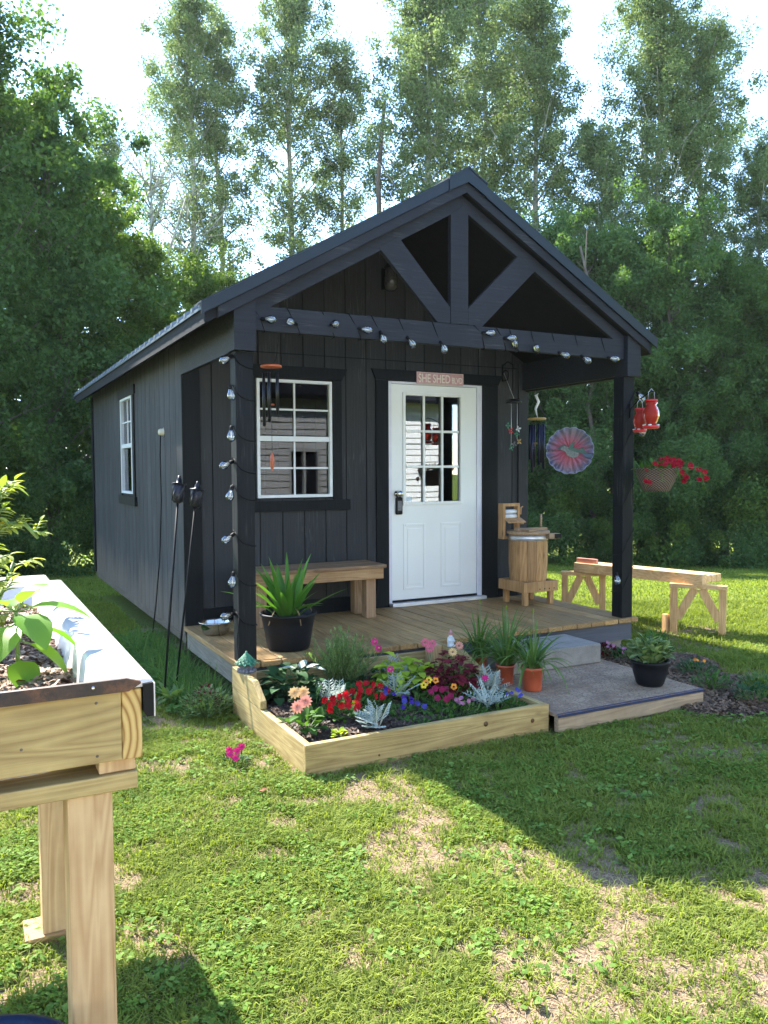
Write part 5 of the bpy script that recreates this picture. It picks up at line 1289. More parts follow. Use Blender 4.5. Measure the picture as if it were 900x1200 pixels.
dusty(1.19, -1.10, .18, 'silver dusty miller at the right front by the knot in the board', 44)
dusty(1.37, -.85, .19, 'silver dusty miller at the right end reaching over the bed edge', 45)
dusty(1.02, -.30, .18, 'small silver dusty miller at the back near the deck', 46)
# peach flower
p = plant('peach_flower', 'peach double flowers with cream bloom at the left of the bed', 'flower', at_(.05, -.92)); mound(p, at_(.07, -.93), .10, .11, 40, .085, .05, LF['mid'], 51, droop=.6)
r = random.Random(4)
flower('zin', 'peach', None, at_(.02, -.97, .155), face(r, .1), .040, p, 12, 4, .1); flower('zin', 'peach', None, at_(.075, -.95, .175), face(r, .1), .040, p, 12, 4, .1, yaw=1); flower('zin2', 'cream', None, at_(.03, -.90, .215), face(r, .1), .038, p, 10, 3, .1); flower('zin2', 'cream', None, at_(.09, -.88, .205), face(r, .1), .038, p, 10, 3, .1)
# red petunias
for (x_, y_, sd3, lab, n_) in ((.34, -.86, 61, 'deep red petunias left of the front dusty miller', 13), (.58, -.72, 62, 'bright red petunias in the middle of the bed', 14)):
    p = plant('red_petunia', lab, 'flower', at_(x_, y_), 'red petunias'); mound(p, at_(x_, y_), .11, .08, 60, .045, .026, LF['mid'], sd3); r = random.Random(sd3)
    for k in range(n_):
        a = 2.4 * k; q = .035 + .085 * math.sqrt(k / n_); flower('petu', 'red', None, at_(x_ + q * math.cos(a), y_ + q * math.sin(a), .105 + r.uniform(-.03, .03) + .2 * (.1 - q)), face(r, .6), .025, p, 6, 1, .45, yaw=k)
# violet pansies
p = plant('violet_pansy', 'violet blue pansies with yellow green leaves near the front board', 'flower', at_(.66, -.98)); mound(p, at_(.66, -.99), .13, .06, 80, .04, .02, LF['mid'], 71); r = random.Random(71)
for k, (a, b, c) in enumerate(((.60, -.90, .14), (.64, -.92, .13), (.62, -.86, .15), (.68, -.98, .10), (.72, -1.0, .09), (.70, -.94, .11), (.76, -1.0, .08), (.66, -1.0, .07), (.74, -.95, .1), (.78, -1.04, .07))): flower('pans', 'violet' if k % 3 else 'blue', None, at_(a, b, c), face(r, .6), .019, p, 5, 1, .25, yaw=k)
# lime sweet potato vine
p = plant('lime_vine', 'bright lime leafy vine at the middle back of the bed', 'plant', at_(.95, -.52)); mound(p, at_(.96, -.50), .20, .25, 130, .105, .07, LF['lime'], 81, el=(0, 55), droop=.8)
# coleus
p = plant('burgundy_coleus', 'dark burgundy coleus with ruffled leaves at the right of the bed', 'plant', at_(1.13, -.78)); mound(p, at_(1.15, -.74), .17, .29, 330, .062, .05, LF['burgundy'], 91, el=(-10, 50), droop=.8, base=.1)
# pink gerberas
p = plant('pink_gerbera', 'tall pink gerbera daisies in front of the gnome', 'flower', at_(1.22, -.42)); r = random.Random(19); mound(p, at_(1.22, -.42), .10, .10, 34, .09, .03, LF['mid'], 101)
stm = MB()
for k, (a, b, c, cc) in enumerate(((1.16, -.46, .255, 'pink'), (1.20, -.43, .28, 'pink'), (1.15, -.42, .29, 'pink'), (1.24, -.62, .255, 'cream'), (1.38, -.48, .255, 'peach'))):
    flower('gerb', cc, MAT['brownstem'], at_(a, b, c), face(r, .2), .032, p, 14, 2, .12); stm.tube([at_(1.22, -.42), at_(a, b, c - .004)], .002, 4)
stm.build('stalks', MAT['stem'], p)
# maroon pansies with orange ones behind
p = plant('maroon_pansy', 'maroon pansies with orange blooms right of the violets', 'flower', at_(.92, -1.0)); mound(p, at_(.92, -1.0), .12, .08, 70, .04, .02, LF['mid'], 111); r = random.Random(111)
for k, (a, b, c, cc) in enumerate(((.86, -.98, .13, 'maroon'), (.90, -.96, .14, 'maroon'), (.94, -.97, .13, 'maroon'), (.88, -1.02, .10, 'maroon'), (.93, -1.04, .09, 'maroon'), (.97, -1.02, .10, 'maroon'), (.86, -.92, .17, 'orange'), (.90, -.89, .175, 'yellow'), (.94, -.90, .17, 'orange'), (1.02, -.98, .14, 'orange'), (.99, -.94, .12, 'maroon'), (.84, -.93, .16, 'yellow'))): flower('pans', cc, MAT['black'] if cc != 'maroon' else None, at_(a, b, c), face(r), .022, p, 5, 1, .15, yaw=k)
p = plant('mauve_alyssum', 'low dusty mauve flowers between pansies and the silver plants', 'flower', at_(1.06, -1.08)); mound(p, at_(1.06, -1.08), .08, .05, 50, .035, .016, LF['herb'], 113); r = random.Random(113)
for k in range(9): flower('aly', 'mauve', None, at_(1.06 + r.uniform(-.07, .07), -1.08 + r.uniform(-.05, .05), .06 + r.uniform(0, .03)), face(r), .014, p, 5, 1, .3, yaw=k)
p = plant('lime_seedling', 'small lime green seedling alone in the dark soil', 'plant', at_(.20, -1.12)); mound(p, at_(.20, -1.12), .035, .045, 22, .04, .025, LF['lime'], 121)
p = plant('magenta_flower', 'single magenta flower between the two right silver plants', 'flower', at_(1.30, -.95)); mound(p, at_(1.32, -.98), .09, .06, 50, .045, .025, LF['dark'], 131); r = random.Random(5); flower('mag', 'magenta', None, at_(1.28, -.93, .15), face(r, .1), .024, p, 8, 2, .2)
p = plant('blue_lobelia', 'small blue violet flowers by the right end of the bed', 'flower', at_(1.38, -1.12)); mound(p, at_(1.36, -1.12), .08, .05, 60, .03, .014, LF['mid'], 141)
for k in range(6): flower('lob', 'blue', None, at_(1.38 + r.uniform(-.05, .04), -1.10 + r.uniform(-.05, .05), .07 + r.uniform(0, .03)), face(r), .013, p, 5, 1, .2)
p = plant('low_filler_plant', 'low green filler leaves along the front board of the bed', 'plant', at_(.6, -1.16)); mound(p, at_(.62, -1.17), .09, .05, 60, .035, .02, LF['mid'], 151); mound(p, at_(.82, -1.14), .10, .05, 60, .035, .02, LF['mid'], 152); mound(p, at_(.5, -.5), .2, .10, 110, .05, .03, LF['dark'], 153); mound(p, at_(1.3, -.6), .16, .12, 90, .055, .03, LF['mid'], 154); mound(p, at_(1.0, -1.08), .15, .05, 120, .035, .018, LF['mid'], 155); mound(p, at_(1.25, -1.12), .12, .05, 80, .035, .018, LF['mid'], 158); mound(p, at_(.85, -.8), .2, .09, 120, .04, .022, LF['mid'], 156); mound(p, at_(.8, -.25), .25, .12, 90, .06, .035, LF['dark'], 157); mound(p, at_(.42, -.80), .16, .10, 120, .045, .022, LF['mid'], 159); mound(p, at_(.60, -.62), .18, .12, 130, .05, .025, LF['mid'], 160); mound(p, at_(1.05, -.88), .16, .12, 120, .045, .025, LF['mid'], 162); mound(p, at_(.3, -.55), .14, .12, 90, .06, .035, LF['dark'], 163)
# magenta flower in the lawn
p = plant('lawn_dianthus', 'small clump with magenta blooms growing in the lawn', 'flower', (-.34, -.98, 0)); mound(p, Vector((-.34, -.97, .0)), .08, .07, 90, .04, .008, LF['dark'], 161, el=(20, 85)); r = random.Random(6)
for k, (a, b, c) in enumerate(((-.37, -1.0, .085), (-.33, -1.0, .095), (-.30, -.98, .105), (-.35, -1.03, .07), (-.36, -.96, .09))): flower('dia', 'magenta', None, (a, b, c), face(r, .2), .022, p, 7, 2, .2, yaw=k)
lf = LM(); lf.leaf((-.34, -1.42, .03), (1, .3, .3), (0, 0, 1), .05, .03, .9, .5, 'ovate', 5); lf.leaf((-.33, -1.43, .03), (-.6, .6, .2), (0, 0, 1), .035, .022, .6, .4, 'ovate', 4)
tag(lf.build('dry_leaf', simple('russet dry leaf', (.22, .07, .03), .8)), 'curled russet dry leaf lying alone on the lawn', 'leaf')
# plants in the mulched strip
for k, (x_, y_, lab, mt, cc) in enumerate(((3.06, -.02, 'mauve pink flowers in the mulch behind the black pot', 'burgundy', 'mauve'), (3.16, -.22, 'small mauve flowers in the mulch just right of the step', 'dark', 'mauve'), (3.28, -.80, 'low plant with orange blooms right of the black pot', 'dark', 'orange'), (3.05, -1.15, 'leafy green weed in the mulch by the platform corner', 'mid', None), (3.35, -1.3, 'spiky grass-green clump at the far right of the mulch strip', 'grassy', None), (3.02, -1.5, 'dark creeping plant near the platform front corner', 'dark', None))):
    gz = float(ground_z(np.array([x_]), np.array([y_]))[0]) + .02
    p = plant('border_plant', lab, 'plant', (x_, y_, gz), 'small plants in the mulch strip'); mound(p, Vector((x_, y_, gz)), .13, .10, 130, .05, .018, LF[mt], 200 + k); r = random.Random(k)
    if cc:
        for j in range(3 if cc == 'orange' else 8): flower('bp', cc, None, (x_ + r.uniform(-.11, .11), y_ + r.uniform(-.11, .11), gz + .09 + r.uniform(-.02, .03)), face(r), .015, p, 6, 1, .3, yaw=j)

# ---- planter plants
tp = plant('tomato_plant', 'leggy yellowing tomato plant leaning at the left edge of the planter', 'plant', (-1.56, -2.45, 1.07)); r = random.Random(12)
b0 = Vector((-1.545, -2.45, 1.06)); m = LM(); stm = MB()
def vine(pts, n_side, sc_, spread=.5):
    stm.tube(pts, [.008, .007, .006, .005, .004][:len(pts)] if len(pts) <= 5 else .005, 6)
    for k in range(n_side):
        t_ = .15 + .85 * k / n_side; i = min(int(t_ * (len(pts) - 1)), len(pts) - 2); q = Vector(pts[i]).lerp(Vector(pts[i + 1]), t_ * (len(pts) - 1) - i)
        d = rdir(r, -10, 60); ln = sc_ * r.uniform(.6, 1.1); e_ = q + d * ln; stm.tube([q, e_], .002, 4)
        for j in range(7):
            tt = .3 + .7 * j / 6; a = d.cross(Vector((0, 0, 1))).normalized() * (1 if j % 2 else -1); dd = d if j == 6 else d * .5 + a
            m.leaf(q.lerp(e_, tt), dd + Vector((0, 0, r.uniform(-.3, .3))), (0, 0, 1), ln * r.uniform(.5, .75), ln * .30, .6, .3, 'ovate', 4)
vine([b0, (-1.53, -2.44, 1.2), (-1.50, -2.42, 1.33), (-1.475, -2.40, 1.45), (-1.455, -2.38, 1.53)], 34, .085)
vine([(-1.50, -2.42, 1.36), (-1.45, -2.40, 1.40), (-1.40, -2.38, 1.395), (-1.365, -2.37, 1.35)], 10, .05)
vine([b0, (-1.60, -2.40, 1.2), (-1.56, -2.35, 1.32), (-1.58, -2.33, 1.42)], 16, .09)
vine([b0, (-1.48, -2.36, 1.16), (-1.45, -2.30, 1.22), (-1.43, -2.28, 1.27)], 10, .07)
m.build('foliage', LF['tomato'], tp); stm.build('stems', MAT['stem'], tp)
for k in range(1): flower('tom', 'yellow', None, (-1.46 + .02 * k, -2.40, 1.40 + .03 * k), face(r), .012, tp, 5, 1, .4)
sp_ = plant('sunflower_seedling', 'bright green broad-leaved sunflower seedling in the planter mulch', 'plant', (-1.463, -3.0, 1.07)); m = LM(); stm = MB()
s0 = Vector((-1.462, -2.985, 1.06)); stm.tube([s0, s0 + Vector((.002, 0, .09)), s0 + Vector((.0, 0, .165))], [.006, .005, .0045], 8)
for k, (z_, a, e, ln, w_) in enumerate(((.165, -10, 15, .105, .045), (.165, 175, 10, .10, .045), (.16, -70, 0, .10, .050), (.16, 100, 25, .085, .04), (.165, 220, 35, .07, .035), (.165, 40, 45, .07, .035), (.13, 20, -5, .10, .045), (.12, 190, -20, .105, .055), (.10, -20, -20, .085, .045), (.07, -80, -30, .065, .045), (.165, 300, 50, .06, .03), (.14, 250, -5, .09, .05))):
    a = R(a); e = R(e); d = Vector((math.cos(a) * math.cos(e), math.sin(a) * math.cos(e), math.sin(e))); q = s0 + Vector((0, 0, z_)); q2 = q + d * .03; stm.tube([q, q2], .0022, 5)
    m.leaf(q2, d, (0, 0, 1), ln * 1.4, w_ * 1.6, .9, .2, 'ovate', 6)
m.build('leaves', LF['sun'], sp_); stm.build('stem', MAT['stem'], sp_)

# ---- weeds along the shed side
def weeds(name, label, n, xr, yr, hr, w_, mat, seed, kind='stuff', strap=True):
    r = random.Random(seed); m = LM()
    for k in range(n):
        x_ = r.uniform(*xr); y_ = r.uniform(*yr); z_ = float(ground_z(np.array([x_]), np.array([y_]))[0]); d = rdir(r, 40, 88) if strap else rdir(r, 0, 80)
        h_ = r.uniform(*hr); zo = 0 if strap else r.uniform(0, hr[1])
        m.leaf((x_, y_, z_ + zo), d, (0, -.3, 1), h_, w_ * r.uniform(.6, 1.3), r.uniform(.3, 1.6), .3, 'strap' if strap else 'ovate', 4 if strap else 3)
    o = m.build(name, mat); return tag(o, label, 'weeds', kind=kind)
weeds('tall_grass', 'tall grass growing along the shed and deck edge', 1500, (-.34, -.03), (-.02, 2.4), (.10, .26), .007, LF['grassy'], 301)
weeds('leafy_weeds', 'mixed leafy weeds at the foot of the shed side', 1600, (-.42, -.04), (.05, 2.6), (.03, .07), .026, LF['mid'], 302, strap=False)
p = plant('broad_weed', 'silvery green rosette weed by the torch poles', 'plant', (-.36, .32, 0)); mound(p, Vector((-.36, .32, .02)), .05, .06, 22, .16, .045, LF['herb'], 303, 'strap', (15, 60))
p = plant('weedy_shrub', 'bushy brown green weed clump beside the raised bed corner', 'plant', (-.22, .02, 0)); mound(p, Vector((-.22, .0, .0)), .17, .17, 420, .045, .014, LF['herb'], 304); mound(p, Vector((-.24, .0, .04)), .12, .16, 90, .03, .014, LF['burgundy'], 305, nm='brown_foliage', stems=False)

# ================================================================== TREES
def arr(l): return np.array(l, dtype=float)
def tree_data(seed, H, base, rad, nlimb, nclump, per, lsz, up=45, top_taper=1.0, trunk_r=.12, spread=.42, lean=.0, lower_bare=0.0, wide_at=.45):
    r = random.Random(seed); g = np.random.default_rng(seed); tk = MB(); clumps = []
    tp_ = []; n = 9
    wob = [r.uniform(-.12, .12) for _ in range(n + 1)]; wob2 = [r.uniform(-.12, .12) for _ in range(n + 1)]
    for i in range(n + 1):
        t_ = i / n; tp_.append(Vector((lean * H * t_ * t_ + wob[i] * t_ * 1.2, wob2[i] * t_ * 1.2, H * .97 * t_)))
    tk.tube(tp_, [trunk_r * (1 - .88 * i / n) + .008 for i in range(n + 1)], 7)
    def on(t_):
        f = t_ * n; i = min(int(f), n - 1); return tp_[i].lerp(tp_[i + 1], f - i)
    for k in range(nlimb):
        t_ = base + (1 - base) * ((k + r.random()) / nlimb) ** .9; t_ = min(t_, .985)
        u = (t_ - base) / (1 - base)
        prof = (u / wide_at) ** .6 if u < wide_at else ((1 - u) / (1 - wide_at)) ** (.85 * top_taper)
        ln = rad * (prof * .85 + .15) * r.uniform(.65, 1.18); a = k * 2.4 + r.uniform(-.5, .5); e = R(up + r.uniform(-14, 16) + 12 * u)
        d = Vector((math.cos(a) * math.cos(e), math.sin(a) * math.cos(e), math.sin(e))); s_ = on(t_); q1 = s_ + d * ln * .5; q2 = q1 + (d + Vector((0, 0, .12))).normalized() * ln * .55
        tk.tube([s_, q1, q2], [trunk_r * (.32 * (1 - t_) + .08), trunk_r * .12, .006], 5, caps=False)
        for j in range(nclump):
            v = .25 + .8 * r.random(); c = s_.lerp(q2, min(v, 1)) + Vector((r.gauss(0, 1), r.gauss(0, 1), r.gauss(0, .9))) * spread * rad * .36
            if r.random() > lower_bare or v > .8: clumps.append((c.x, c.y, c.z, r.uniform(.4, .95)))
            if j % 3 == 0: tk.tube([s_.lerp(q2, min(v * .8, 1)), c], [.008, .003], 3, caps=False)
    for k in range(max(4, nclump)): clumps.append((tp_[-1].x + r.gauss(0, .12), tp_[-1].y + r.gauss(0, .12), H * r.uniform(.92, 1.0), .6))
    cl = arr(clumps); n = len(cl) * per; ci = np.repeat(np.arange(len(cl)), per)
    off = g.normal(0, 1, (n, 3)); off *= (.08 + .52 * g.random((n, 1)) ** .8) / np.linalg.norm(off, axis=1, keepdims=True)
    P_ = cl[ci, :3] + off * cl[ci, 3:4] * .95
    return tk, P_, g
def leaf_quads(P_, g, sz):
    n = len(P_); a = g.normal(0, 1, (n, 3)); a /= np.linalg.norm(a, axis=1, keepdims=True); b = np.cross(a, g.normal(0, 1, (n, 3))); b /= np.linalg.norm(b, axis=1, keepdims=True)
    s = sz * (.55 + .8 * g.random((n, 1))); V = np.stack([P_ - a * s * .6, P_ + b * s * .36, P_ + a * s * .6, P_ - b * s * .36], 1).reshape(-1, 3)
    return V, np.arange(n)[:, None] * 4 + np.array([[0, 1, 2, 3]])
TM = dict(
    poplar=leafmat('poplar leaves', (.075, .12, .045), (.225, .285, .12), .48, .5, ttint=(1.1, 1.15, .75)),
    dark=leafmat('dark maple leaves', (.036, .078, .022), (.115, .19, .05), .4, .5),
    mid=leafmat('hardwood leaves', (.045, .10, .032), (.15, .24, .08), .45, .5),
    bright=leafmat('young bright leaves', (.065, .12, .022), (.17, .245, .055), .48, .5))
PROTO = {}
def make_tree(name, label, key, x, y, sc_=1.0, rot=0.0, mat='poplar', bark='bark', **kw):
    gz = float(ground_z(np.array([x]), np.array([y]))[0])
    root = thing(name, label, 'tree', (x, y, gz - .05), 'trees of the woodland edge')
    if key not in PROTO:
        tk, P_, g = tree_data(**kw)
        V, F_ = leaf_quads(P_, g, kw['lsz']); crown = np_mesh('crown', V, F_, TM[mat]); me = crown.data; bpy.data.objects.remove(crown)
        tm_ = bpy.data.meshes.new('trunk'); tm_.from_pydata([tuple(v) for v in tk.v], [], tk.f); tm_.polygons.foreach_set('use_smooth', tk.sm); tm_.update()
        PROTO[key] = (tm_, me)
    tmh, cme = PROTO[key]
    for nm, me, mt in (('trunk', tmh, MAT[bark]), ('crown', cme, TM[mat])):
        o = bpy.data.objects.new(nm, me); C.objects.link(o); o.parent = root
        if not me.materials: me.materials.append(mt)
        o.material_slots[0].link = 'OBJECT'; o.material_slots[0].material = mt
    root.rotation_euler.z = rot; root.scale = (sc_, sc_, sc_); return root
POP_A = dict(seed=1, H=18, base=.40, rad=2.45, nlimb=44, nclump=8, per=165, lsz=.072, up=40, trunk_r=.17, spread=.42, lower_bare=.15, wide_at=.5)
POP_B = dict(seed=2, H=18, base=.12, rad=2.95, nlimb=58, nclump=10, per=190, lsz=.072, up=35, trunk_r=.18, spread=.5, wide_at=.45)
POP_C = dict(seed=3, H=17.5, base=.45, rad=2.0, nlimb=34, nclump=7, per=150, lsz=.072, up=42, trunk_r=.15, spread=.5, lower_bare=.25, wide_at=.55)
BRD_A = dict(seed=4, H=10, base=.08, rad=2.3, nlimb=54, nclump=11, per=150, lsz=.065, up=30, trunk_r=.16, spread=.55, wide_at=.35, top_taper=1.1)
BRD_C = dict(seed=8, H=10, base=.06, rad=2.9, nlimb=40, nclump=7, per=260, lsz=.085, up=32, trunk_r=.13, spread=.62, wide_at=.4, top_taper=.8)
BRD_B = dict(seed=5, H=10, base=.10, rad=3.0, nlimb=60, nclump=12, per=170, lsz=.065, up=25, trunk_r=.16, spread=.55, wide_at=.3, top_taper=1.0)
def V_(u, dep):   # ground position seen at a given bearing and distance: used once to lay the wood out
    s = (u - 450) / FPX * dep; return (CX + dep * math.sin(_yaw) + s * math.cos(_yaw), CY + dep * math.cos(_yaw) - s * math.sin(_yaw))
def T(name, label, key, kw, u, dep, H, rot, mat, bark='bark'):
    x, y = V_(u, dep); make_tree(name, label, key, x, y, H / kw['H'], rot, mat, bark, **kw)
# tall poplars behind the shed, left to right
T('poplar_tree', 'tall slim poplar, the leftmost of the poplars behind the shed roof', 'pa', POP_A, 232, 28, 18.6, .3, 'poplar')
T('poplar_tree', 'tall poplar with bare lower trunk just right of the leftmost poplar', 'pc', POP_C, 262, 29.5, 19.0, 1.9, 'poplar')
T('poplar_tree', 'full-crowned poplar left of the roof peak, tallest of the left group', 'pa', POP_A, 345, 29, 19.8, 2.6, 'poplar')
T('poplar_tree', 'slightly shorter poplar left of the dead trunk', 'pc', POP_C, 402, 29, 17.4, 4.1, 'poplar')
T('poplar_tree', 'poplar with pale trunk rising right behind the roof peak', 'pb', POP_B, 505, 26, 19.0, .9, 'poplar')
T('poplar_tree', 'dense poplar crown above the right roof slope', 'pa', POP_A, 565, 29, 20.0, 5.0, 'poplar')
T('poplar_tree', 'broad poplar above the right roof slope, in front of its neighbours', 'pb', POP_B, 625, 26, 17.8, 3.2, 'poplar')
T('poplar_tree', 'tall wide poplar at the right of the picture', 'pb', POP_B, 768, 25.5, 17.8, 2.2, 'poplar')
T('poplar_tree', 'outermost right poplar with a feathery edge against the sky', 'pa', POP_A, 818, 26, 16.6, 1.2, 'poplar')
T('poplar_tree', 'slender poplar filling the gap above the right eave', 'pa', POP_A, 700, 24, 12.5, 3.9, 'poplar')
T('poplar_tree', 'poplar at the right edge of the picture, lower than its neighbour', 'pb', POP_B, 885, 23, 11.5, 4.4, 'poplar')
T('poplar_tree', 'thin lower poplar with sparse crown left of the leftmost pair', 'pc', POP_C, 135, 26, 13.5, .2, 'poplar')
# medium trees
MED = [('bd', BRD_A, -48, 14.5, 10.8, .2, 'dark', 'big dark hardwood at the left edge of the picture'), ('be', BRD_B, -170, 14.5, 10.5, 1.2, 'dark', 'dark hardwood beyond the left edge of the frame'),
       ('bf', BRD_C, 62, 17.5, 9.9, 2.2, 'mid', 'dark hardwood behind the left edge tree'), ('bf', BRD_C, 125, 20, 8.6, .8, 'bright', 'green hardwood above the far left roof corner'),
       ('bd', BRD_A, 175, 21, 8.0, 3.3, 'bright', 'light green tree above the left eave'), ('bf', BRD_C, 235, 23, 8.0, 4.4, 'bright', 'young bright green tree behind the lower left roof'),
       ('bd', BRD_A, 300, 24.5, 8.0, 5.5, 'bright', 'small bright tree under the poplars left of centre'), ('be', BRD_B, 0, 20, 11, 2.9, 'mid', 'hardwood standing behind the dark left edge trees'),
       ('bd', BRD_A, 360, 26, 7.9, .7, 'mid', 'green tree low behind the left roof slope'), ('be', BRD_B, 440, 27, 8.2, 1.7, 'mid', 'green tree hidden low behind the roof peak'),
       ('bd', BRD_A, 520, 24, 8.8, 2.7, 'mid', 'green tree behind the roof just right of the peak'), ('bf', BRD_C, 600, 23, 8.8, 3.7, 'bright', 'leafy tree low behind the right roof slope'),
       ('bf', BRD_C, 660, 20.5, 8.2, 4.7, 'mid', 'leafy tree seen through the porch beside the spinner'), ('be', BRD_B, 720, 20.5, 7.9, 5.7, 'mid', 'dark tree behind the right porch post'),
       ('bf', BRD_C, 780, 19.5, 8.0, .4, 'mid', 'dark tree above the hanging basket'), ('be', BRD_B, 850, 19.5, 6.9, 1.4, 'dark', 'dark tree right of the hanging basket'),
       ('bf', BRD_C, 905, 20, 6.9, 2.4, 'bright', 'lower tree at the right edge of the picture'), ('be', BRD_B, 960, 22, 8.4, 3.4, 'bright', 'bright green tree beyond the right edge of the frame'),
       ('be', BRD_B, 890, 25, 8.2, .4, 'bright', 'yellow green tree peeking out high at the right edge'), ('bd', BRD_A, -180, 13.0, 10, 3.1, 'mid', 'hardwood far outside the frame on the left'),
       ('bd', BRD_A, 1040, 19, 8.5, 4.1, 'mid', 'hardwood outside the frame on the right')]
for (key, kw, u, dep, H, rot, mat, lab) in MED: T('hardwood_tree', lab, key, kw, u, dep, H, rot, mat, 'darkbark')
# bare dead trunk and thin bare trees
def deadtree(u, dep, H, label, seed, nb=10, rr=.16):
    x, y = V_(u, dep); gz = float(ground_z(np.array([x]), np.array([y]))[0]); t = thing('bare_tree', label, 'tree', (x, y, gz), 'bare trunks among the poplars'); r = random.Random(seed)
    m = MB(); pts = [Vector((x + r.uniform(-.1, .1) * i, y, gz + H * i / 6)) for i in range(7)]; m.tube(pts, [rr * (1 - .11 * i) for i in range(7)], 7); tr_ = m.build('trunk', MAT['darkbark'] if seed % 2 else MAT['bark'], t)
    m = MB()
    for k in range(nb):
        q = pts[0].lerp(pts[-1], r.uniform(.35, .97)); d = rdir(r, 15, 65); l = r.uniform(.7, 2.2); e_ = q + d * l; m.tube([q, q.lerp(e_, .5) + Vector((0, 0, -.05)), e_], [.03, .02, .008], 4)
        for j in range(3): f_ = q.lerp(e_, r.uniform(.4, .9)); m.tube([f_, f_ + rdir(r, 10, 70) * r.uniform(.3, .9)], [.012, .004], 3)
    m.build('branches', MAT['darkbark'] if seed % 2 else MAT['bark'], t)
deadtree(447, 26, 14.2, 'dark snapped dead trunk just left of the roof peak', 1, 8, .17)
deadtree(175, 24, 11.8, 'pale leafless tree with fine branches left of the poplars', 2, 34, .08)
deadtree(205, 25, 11.0, 'thin bare tree below the leftmost poplar crown', 4, 30, .07)
deadtree(698, 19.5, 7.5, 'grey bare trunk seen right of the wind spinner', 7, 6, .08)
# undergrowth along the wood's edge: reads as one mass
def undergrowth(name, pts, hs, dens, sz, mat, label, seed, depth=1.6):
    g = np.random.default_rng(seed); allP = []
    for (a, b, h) in zip(pts[:-1], pts[1:], hs):
        a = arr(a); b = arr(b); ln = np.linalg.norm(b - a); n = int(dens * ln * h)
        nc = max(6, int(ln * h * 3.5)); t_ = g.random(nc); c = a[None] * (1 - t_[:, None]) + b[None] * t_[:, None]; d = (b - a) / ln; nn = arr((-d[1], d[0]))
        cz = h * g.random(nc) ** 1.15; c = c + nn[None] * (g.random((nc, 1)) - .5) * depth * (1.25 - cz[:, None] / h * .5)
        ci = g.integers(0, nc, n); o_ = g.normal(0, 1, (n, 3)); o_ /= np.linalg.norm(o_, axis=1, keepdims=True); rr = (.18 + .42 * g.random(nc))[ci] * g.random(n) ** .4
        P_ = np.stack([c[ci, 0], c[ci, 1], cz[ci]], -1) + o_ * rr[:, None]; P_[:, 2] = np.abs(P_[:, 2]); P_[:, 2] += ground_z(P_[:, 0], P_[:, 1]); allP.append(P_)
    V, F_ = leaf_quads(np.concatenate(allP), g, sz); return tag(np_mesh(name, V, F_, mat), label, 'undergrowth', kind='stuff')
edgeR = [V_(1090, 17.5), V_(960, 17.3), V_(860, 17.5), V_(760, 18), V_(690, 18.6), V_(640, 19.5), V_(580, 22), V_(480, 26)]
undergrowth('undergrowth', edgeR, [2.6, 2.6, 2.8, 2.8, 2.8, 3.2, 3.2], 3600, .052, TM['mid'], 'dense dark undergrowth along the right edge of the wood', 1)
undergrowth('undergrowth', [V_(1090, 18.7), V_(960, 18.7), V_(860, 18.9), V_(760, 19.3), V_(690, 20), V_(600, 21.5)], [5.0, 5.0, 5.4, 5.4, 5.4], 2000, .065, TM['dark'], 'taller shade foliage behind the right undergrowth', 2)
undergrowth('undergrowth', [V_(930, 16.9), V_(800, 17.3), V_(700, 18.0), V_(650, 19.0)], [1.5, 1.7, 1.6], 900, .055, TM['bright'], 'lighter saplings and ferns in front of the right undergrowth', 6, 1.2)
edgeL = [V_(-260, 13.5), V_(-60, 14.5), V_(40, 15.2), V_(130, 16.5), V_(260, 20)]
undergrowth('undergrowth', edgeL, [2.6, 2.4, 2.3, 2.6], 3600, .05, TM['mid'], 'dark shrubs along the left edge of the wood', 3)
undergrowth('undergrowth', [V_(-260, 16), V_(-60, 16), V_(60, 17.5), V_(180, 20), V_(330, 25), V_(520, 27)], [5.5, 5.5, 5.0, 4.5, 4.5], 1500, .07, TM['dark'], 'taller foliage in the depth of the left wood', 4)
undergrowth('far_wood', [V_(-500, 30), V_(0, 34), V_(400, 38), V_(800, 34), V_(1300, 30)], [6, 6.5, 6.5, 6], 260, .26, TM['mid'], 'distant wood closing the horizon', 5, 4.0)

# ================================================================== HOUSE BEHIND THE CAMERA (mirrored in door and windows)
hs = thing('neighbour_house', 'white lap-sided house facing the shed, seen mirrored in the door glass', 'house', (0, -12, 0))
HX0, HX1, HY = -9.0, 9.3, -9.6
m = MB(); z_ = .3; openings = [(2.6, 4.4, .9, 2.3), (-4, -2.4, .9, 2.3), (5.1, 5.9, .9, 2.1)]
while z_ < 3.3:
    cuts = [HX0] + [v for o_ in sorted(openings) if o_[2] < z_ + .05 < o_[3] for v in o_[:2]] + [HX1]
    for a, b in zip(cuts[::2], cuts[1::2]): m.prism([(HY, z_), (HY + .034, z_), (HY + .004, z_ + .15), (HY, z_ + .15)], 'x', a, b)
    z_ += .15
m.build('lap_siding', simple('white vinyl lap siding', (.78, .78, .78), .5, 0, .04), hs)
m = MB()
m.box(HX0, HX1, HY - 7, HY - .9, .0, 3.4); m.build('walls', MAT['vinyl'], hs)
m = MB(); m.box(HX0, HX1, HY - .9, HY - .02, .0, .3)
for (a, b, c, d) in ((HX0, -4, .3, 3.4), (-2.4, 2.6, .3, 3.4), (4.4, 5.1, .3, 3.4), (5.9, HX1, .3, 3.4), (-4, -2.4, .3, .9), (2.6, 4.4, .3, .9), (5.1, 5.9, .3, .9), (-4, -2.4, 2.3, 3.4), (2.6, 4.4, 2.3, 3.4), (5.1, 5.9, 2.1, 3.4)): m.box(a, b, HY - .3, HY - .001, c, d)
m.build('front_wall', MAT['vinyl'], hs)
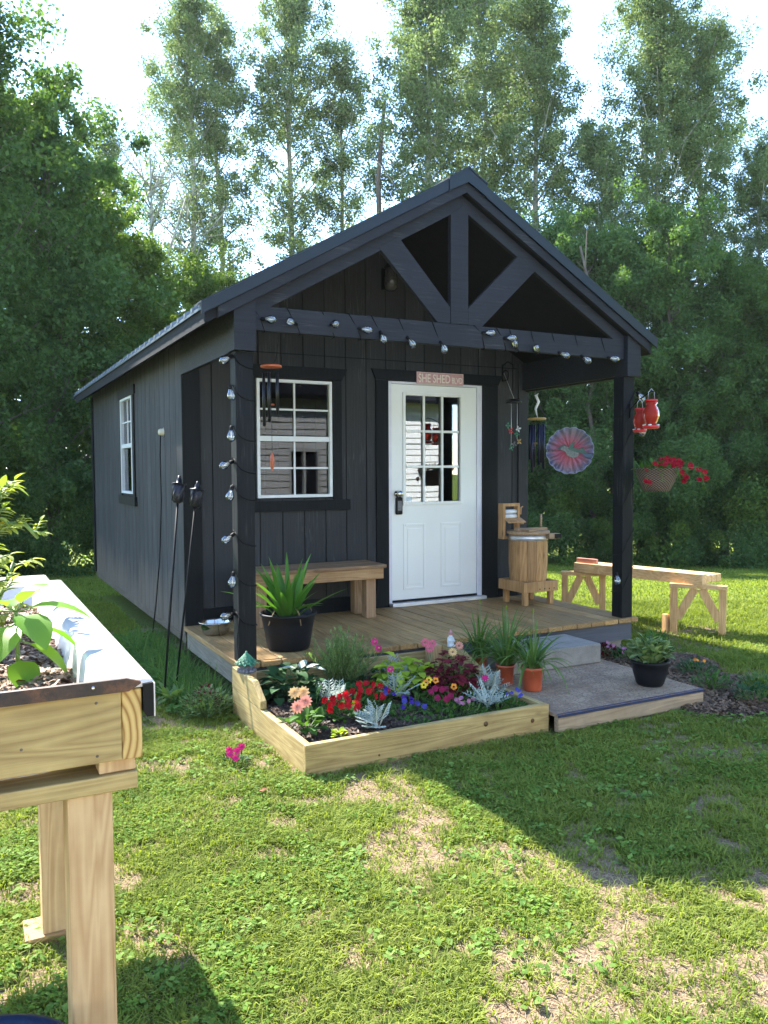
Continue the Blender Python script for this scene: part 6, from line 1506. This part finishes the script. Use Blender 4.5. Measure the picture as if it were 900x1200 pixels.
for (a, b, c, d) in openings:
    f = MB()
    for (p_, q_, r_, s_) in ((a, a + .07, c, d), (b - .07, b, c, d), (a + .07, b - .07, c, c + .07), (a + .07, b - .07, d - .07, d), ((a + b) / 2 - .03, (a + b) / 2 + .03, c + .07, d - .07)): f.box(p_, q_, HY - .1, HY + .03, r_, s_)
    w_ = f.build('window', MAT['vinyl'], hs); g = MB(); g.box(a + .07, b - .07, HY - .09, HY - .08, c + .07, d - .07); g.build('pane', simple('dark pane', (.02, .02, .025), .05) if 'dp' not in MAT else MAT['dp'], w_)
m = MB(); m.prism([(HY + .5, 3.3), (HY - 3.5, 5.6), (HY - 7.5, 3.3), (HY - 7.4, 3.2), (HY - 3.5, 5.45), (HY + .45, 3.2)], 'x', HX0 - .4, HX1 + .4); m.build('roof', MAT['roofdeck'], hs)
m = MB(); m.prism([(HY - .002, 3.3), (HY - 3.5, 5.4), (HY - 7, 3.3)], 'x', HX1 - .2, HX1); m.prism([(HY - .002, 3.3), (HY - 3.5, 5.4), (HY - 7, 3.3)], 'x', HX0, HX0 + .2); m.build('gable', MAT['vinyl'], hs)
for k, (x_, y_, s_) in enumerate(((12.5, -8.5, 8.5), (15.5, -6, 9.5), (18, -2.5, 9), (-12, -7, 9), (-13, -2, 9), (-10.5, 2.5, 8))):
    make_tree('hardwood_tree', ['tree right of the white house behind the viewer', 'second tree right of the white house behind the viewer', 'tree on the open right side of the yard', 'tree left of the white house behind the viewer', 'tree on the left side of the yard', 'tree between left yard and wood'][k], 'bd' if k % 2 else 'be', x_, y_, s_ / 10, k, 'dark', 'darkbark', **(BRD_A if k % 2 else BRD_B))

# ================================================================== HAZE
hm = bpy.data.materials.new('haze'); hm.use_nodes = True; ht = hm.node_tree; ht.nodes.clear()
ho = ht.nodes.new('ShaderNodeOutputMaterial'); hv = ht.nodes.new('ShaderNodeVolumePrincipled')
hv.inputs['Color'].default_value = (.90, .95, 1, 1); hv.inputs['Density'].default_value = .00032; hv.inputs['Anisotropy'].default_value = .3
ht.links.new(hv.outputs[0], ho.inputs['Volume'])
hz = MB().box(-95, 100, -60, 110, -9, 24).build('haze', hm); tag(hz, 'thin haze added over the yard to veil the far trees', kind='stuff')  # volume added to lift and soften distant trees like a flare veil
sc.cycles.volume_bounces = 0
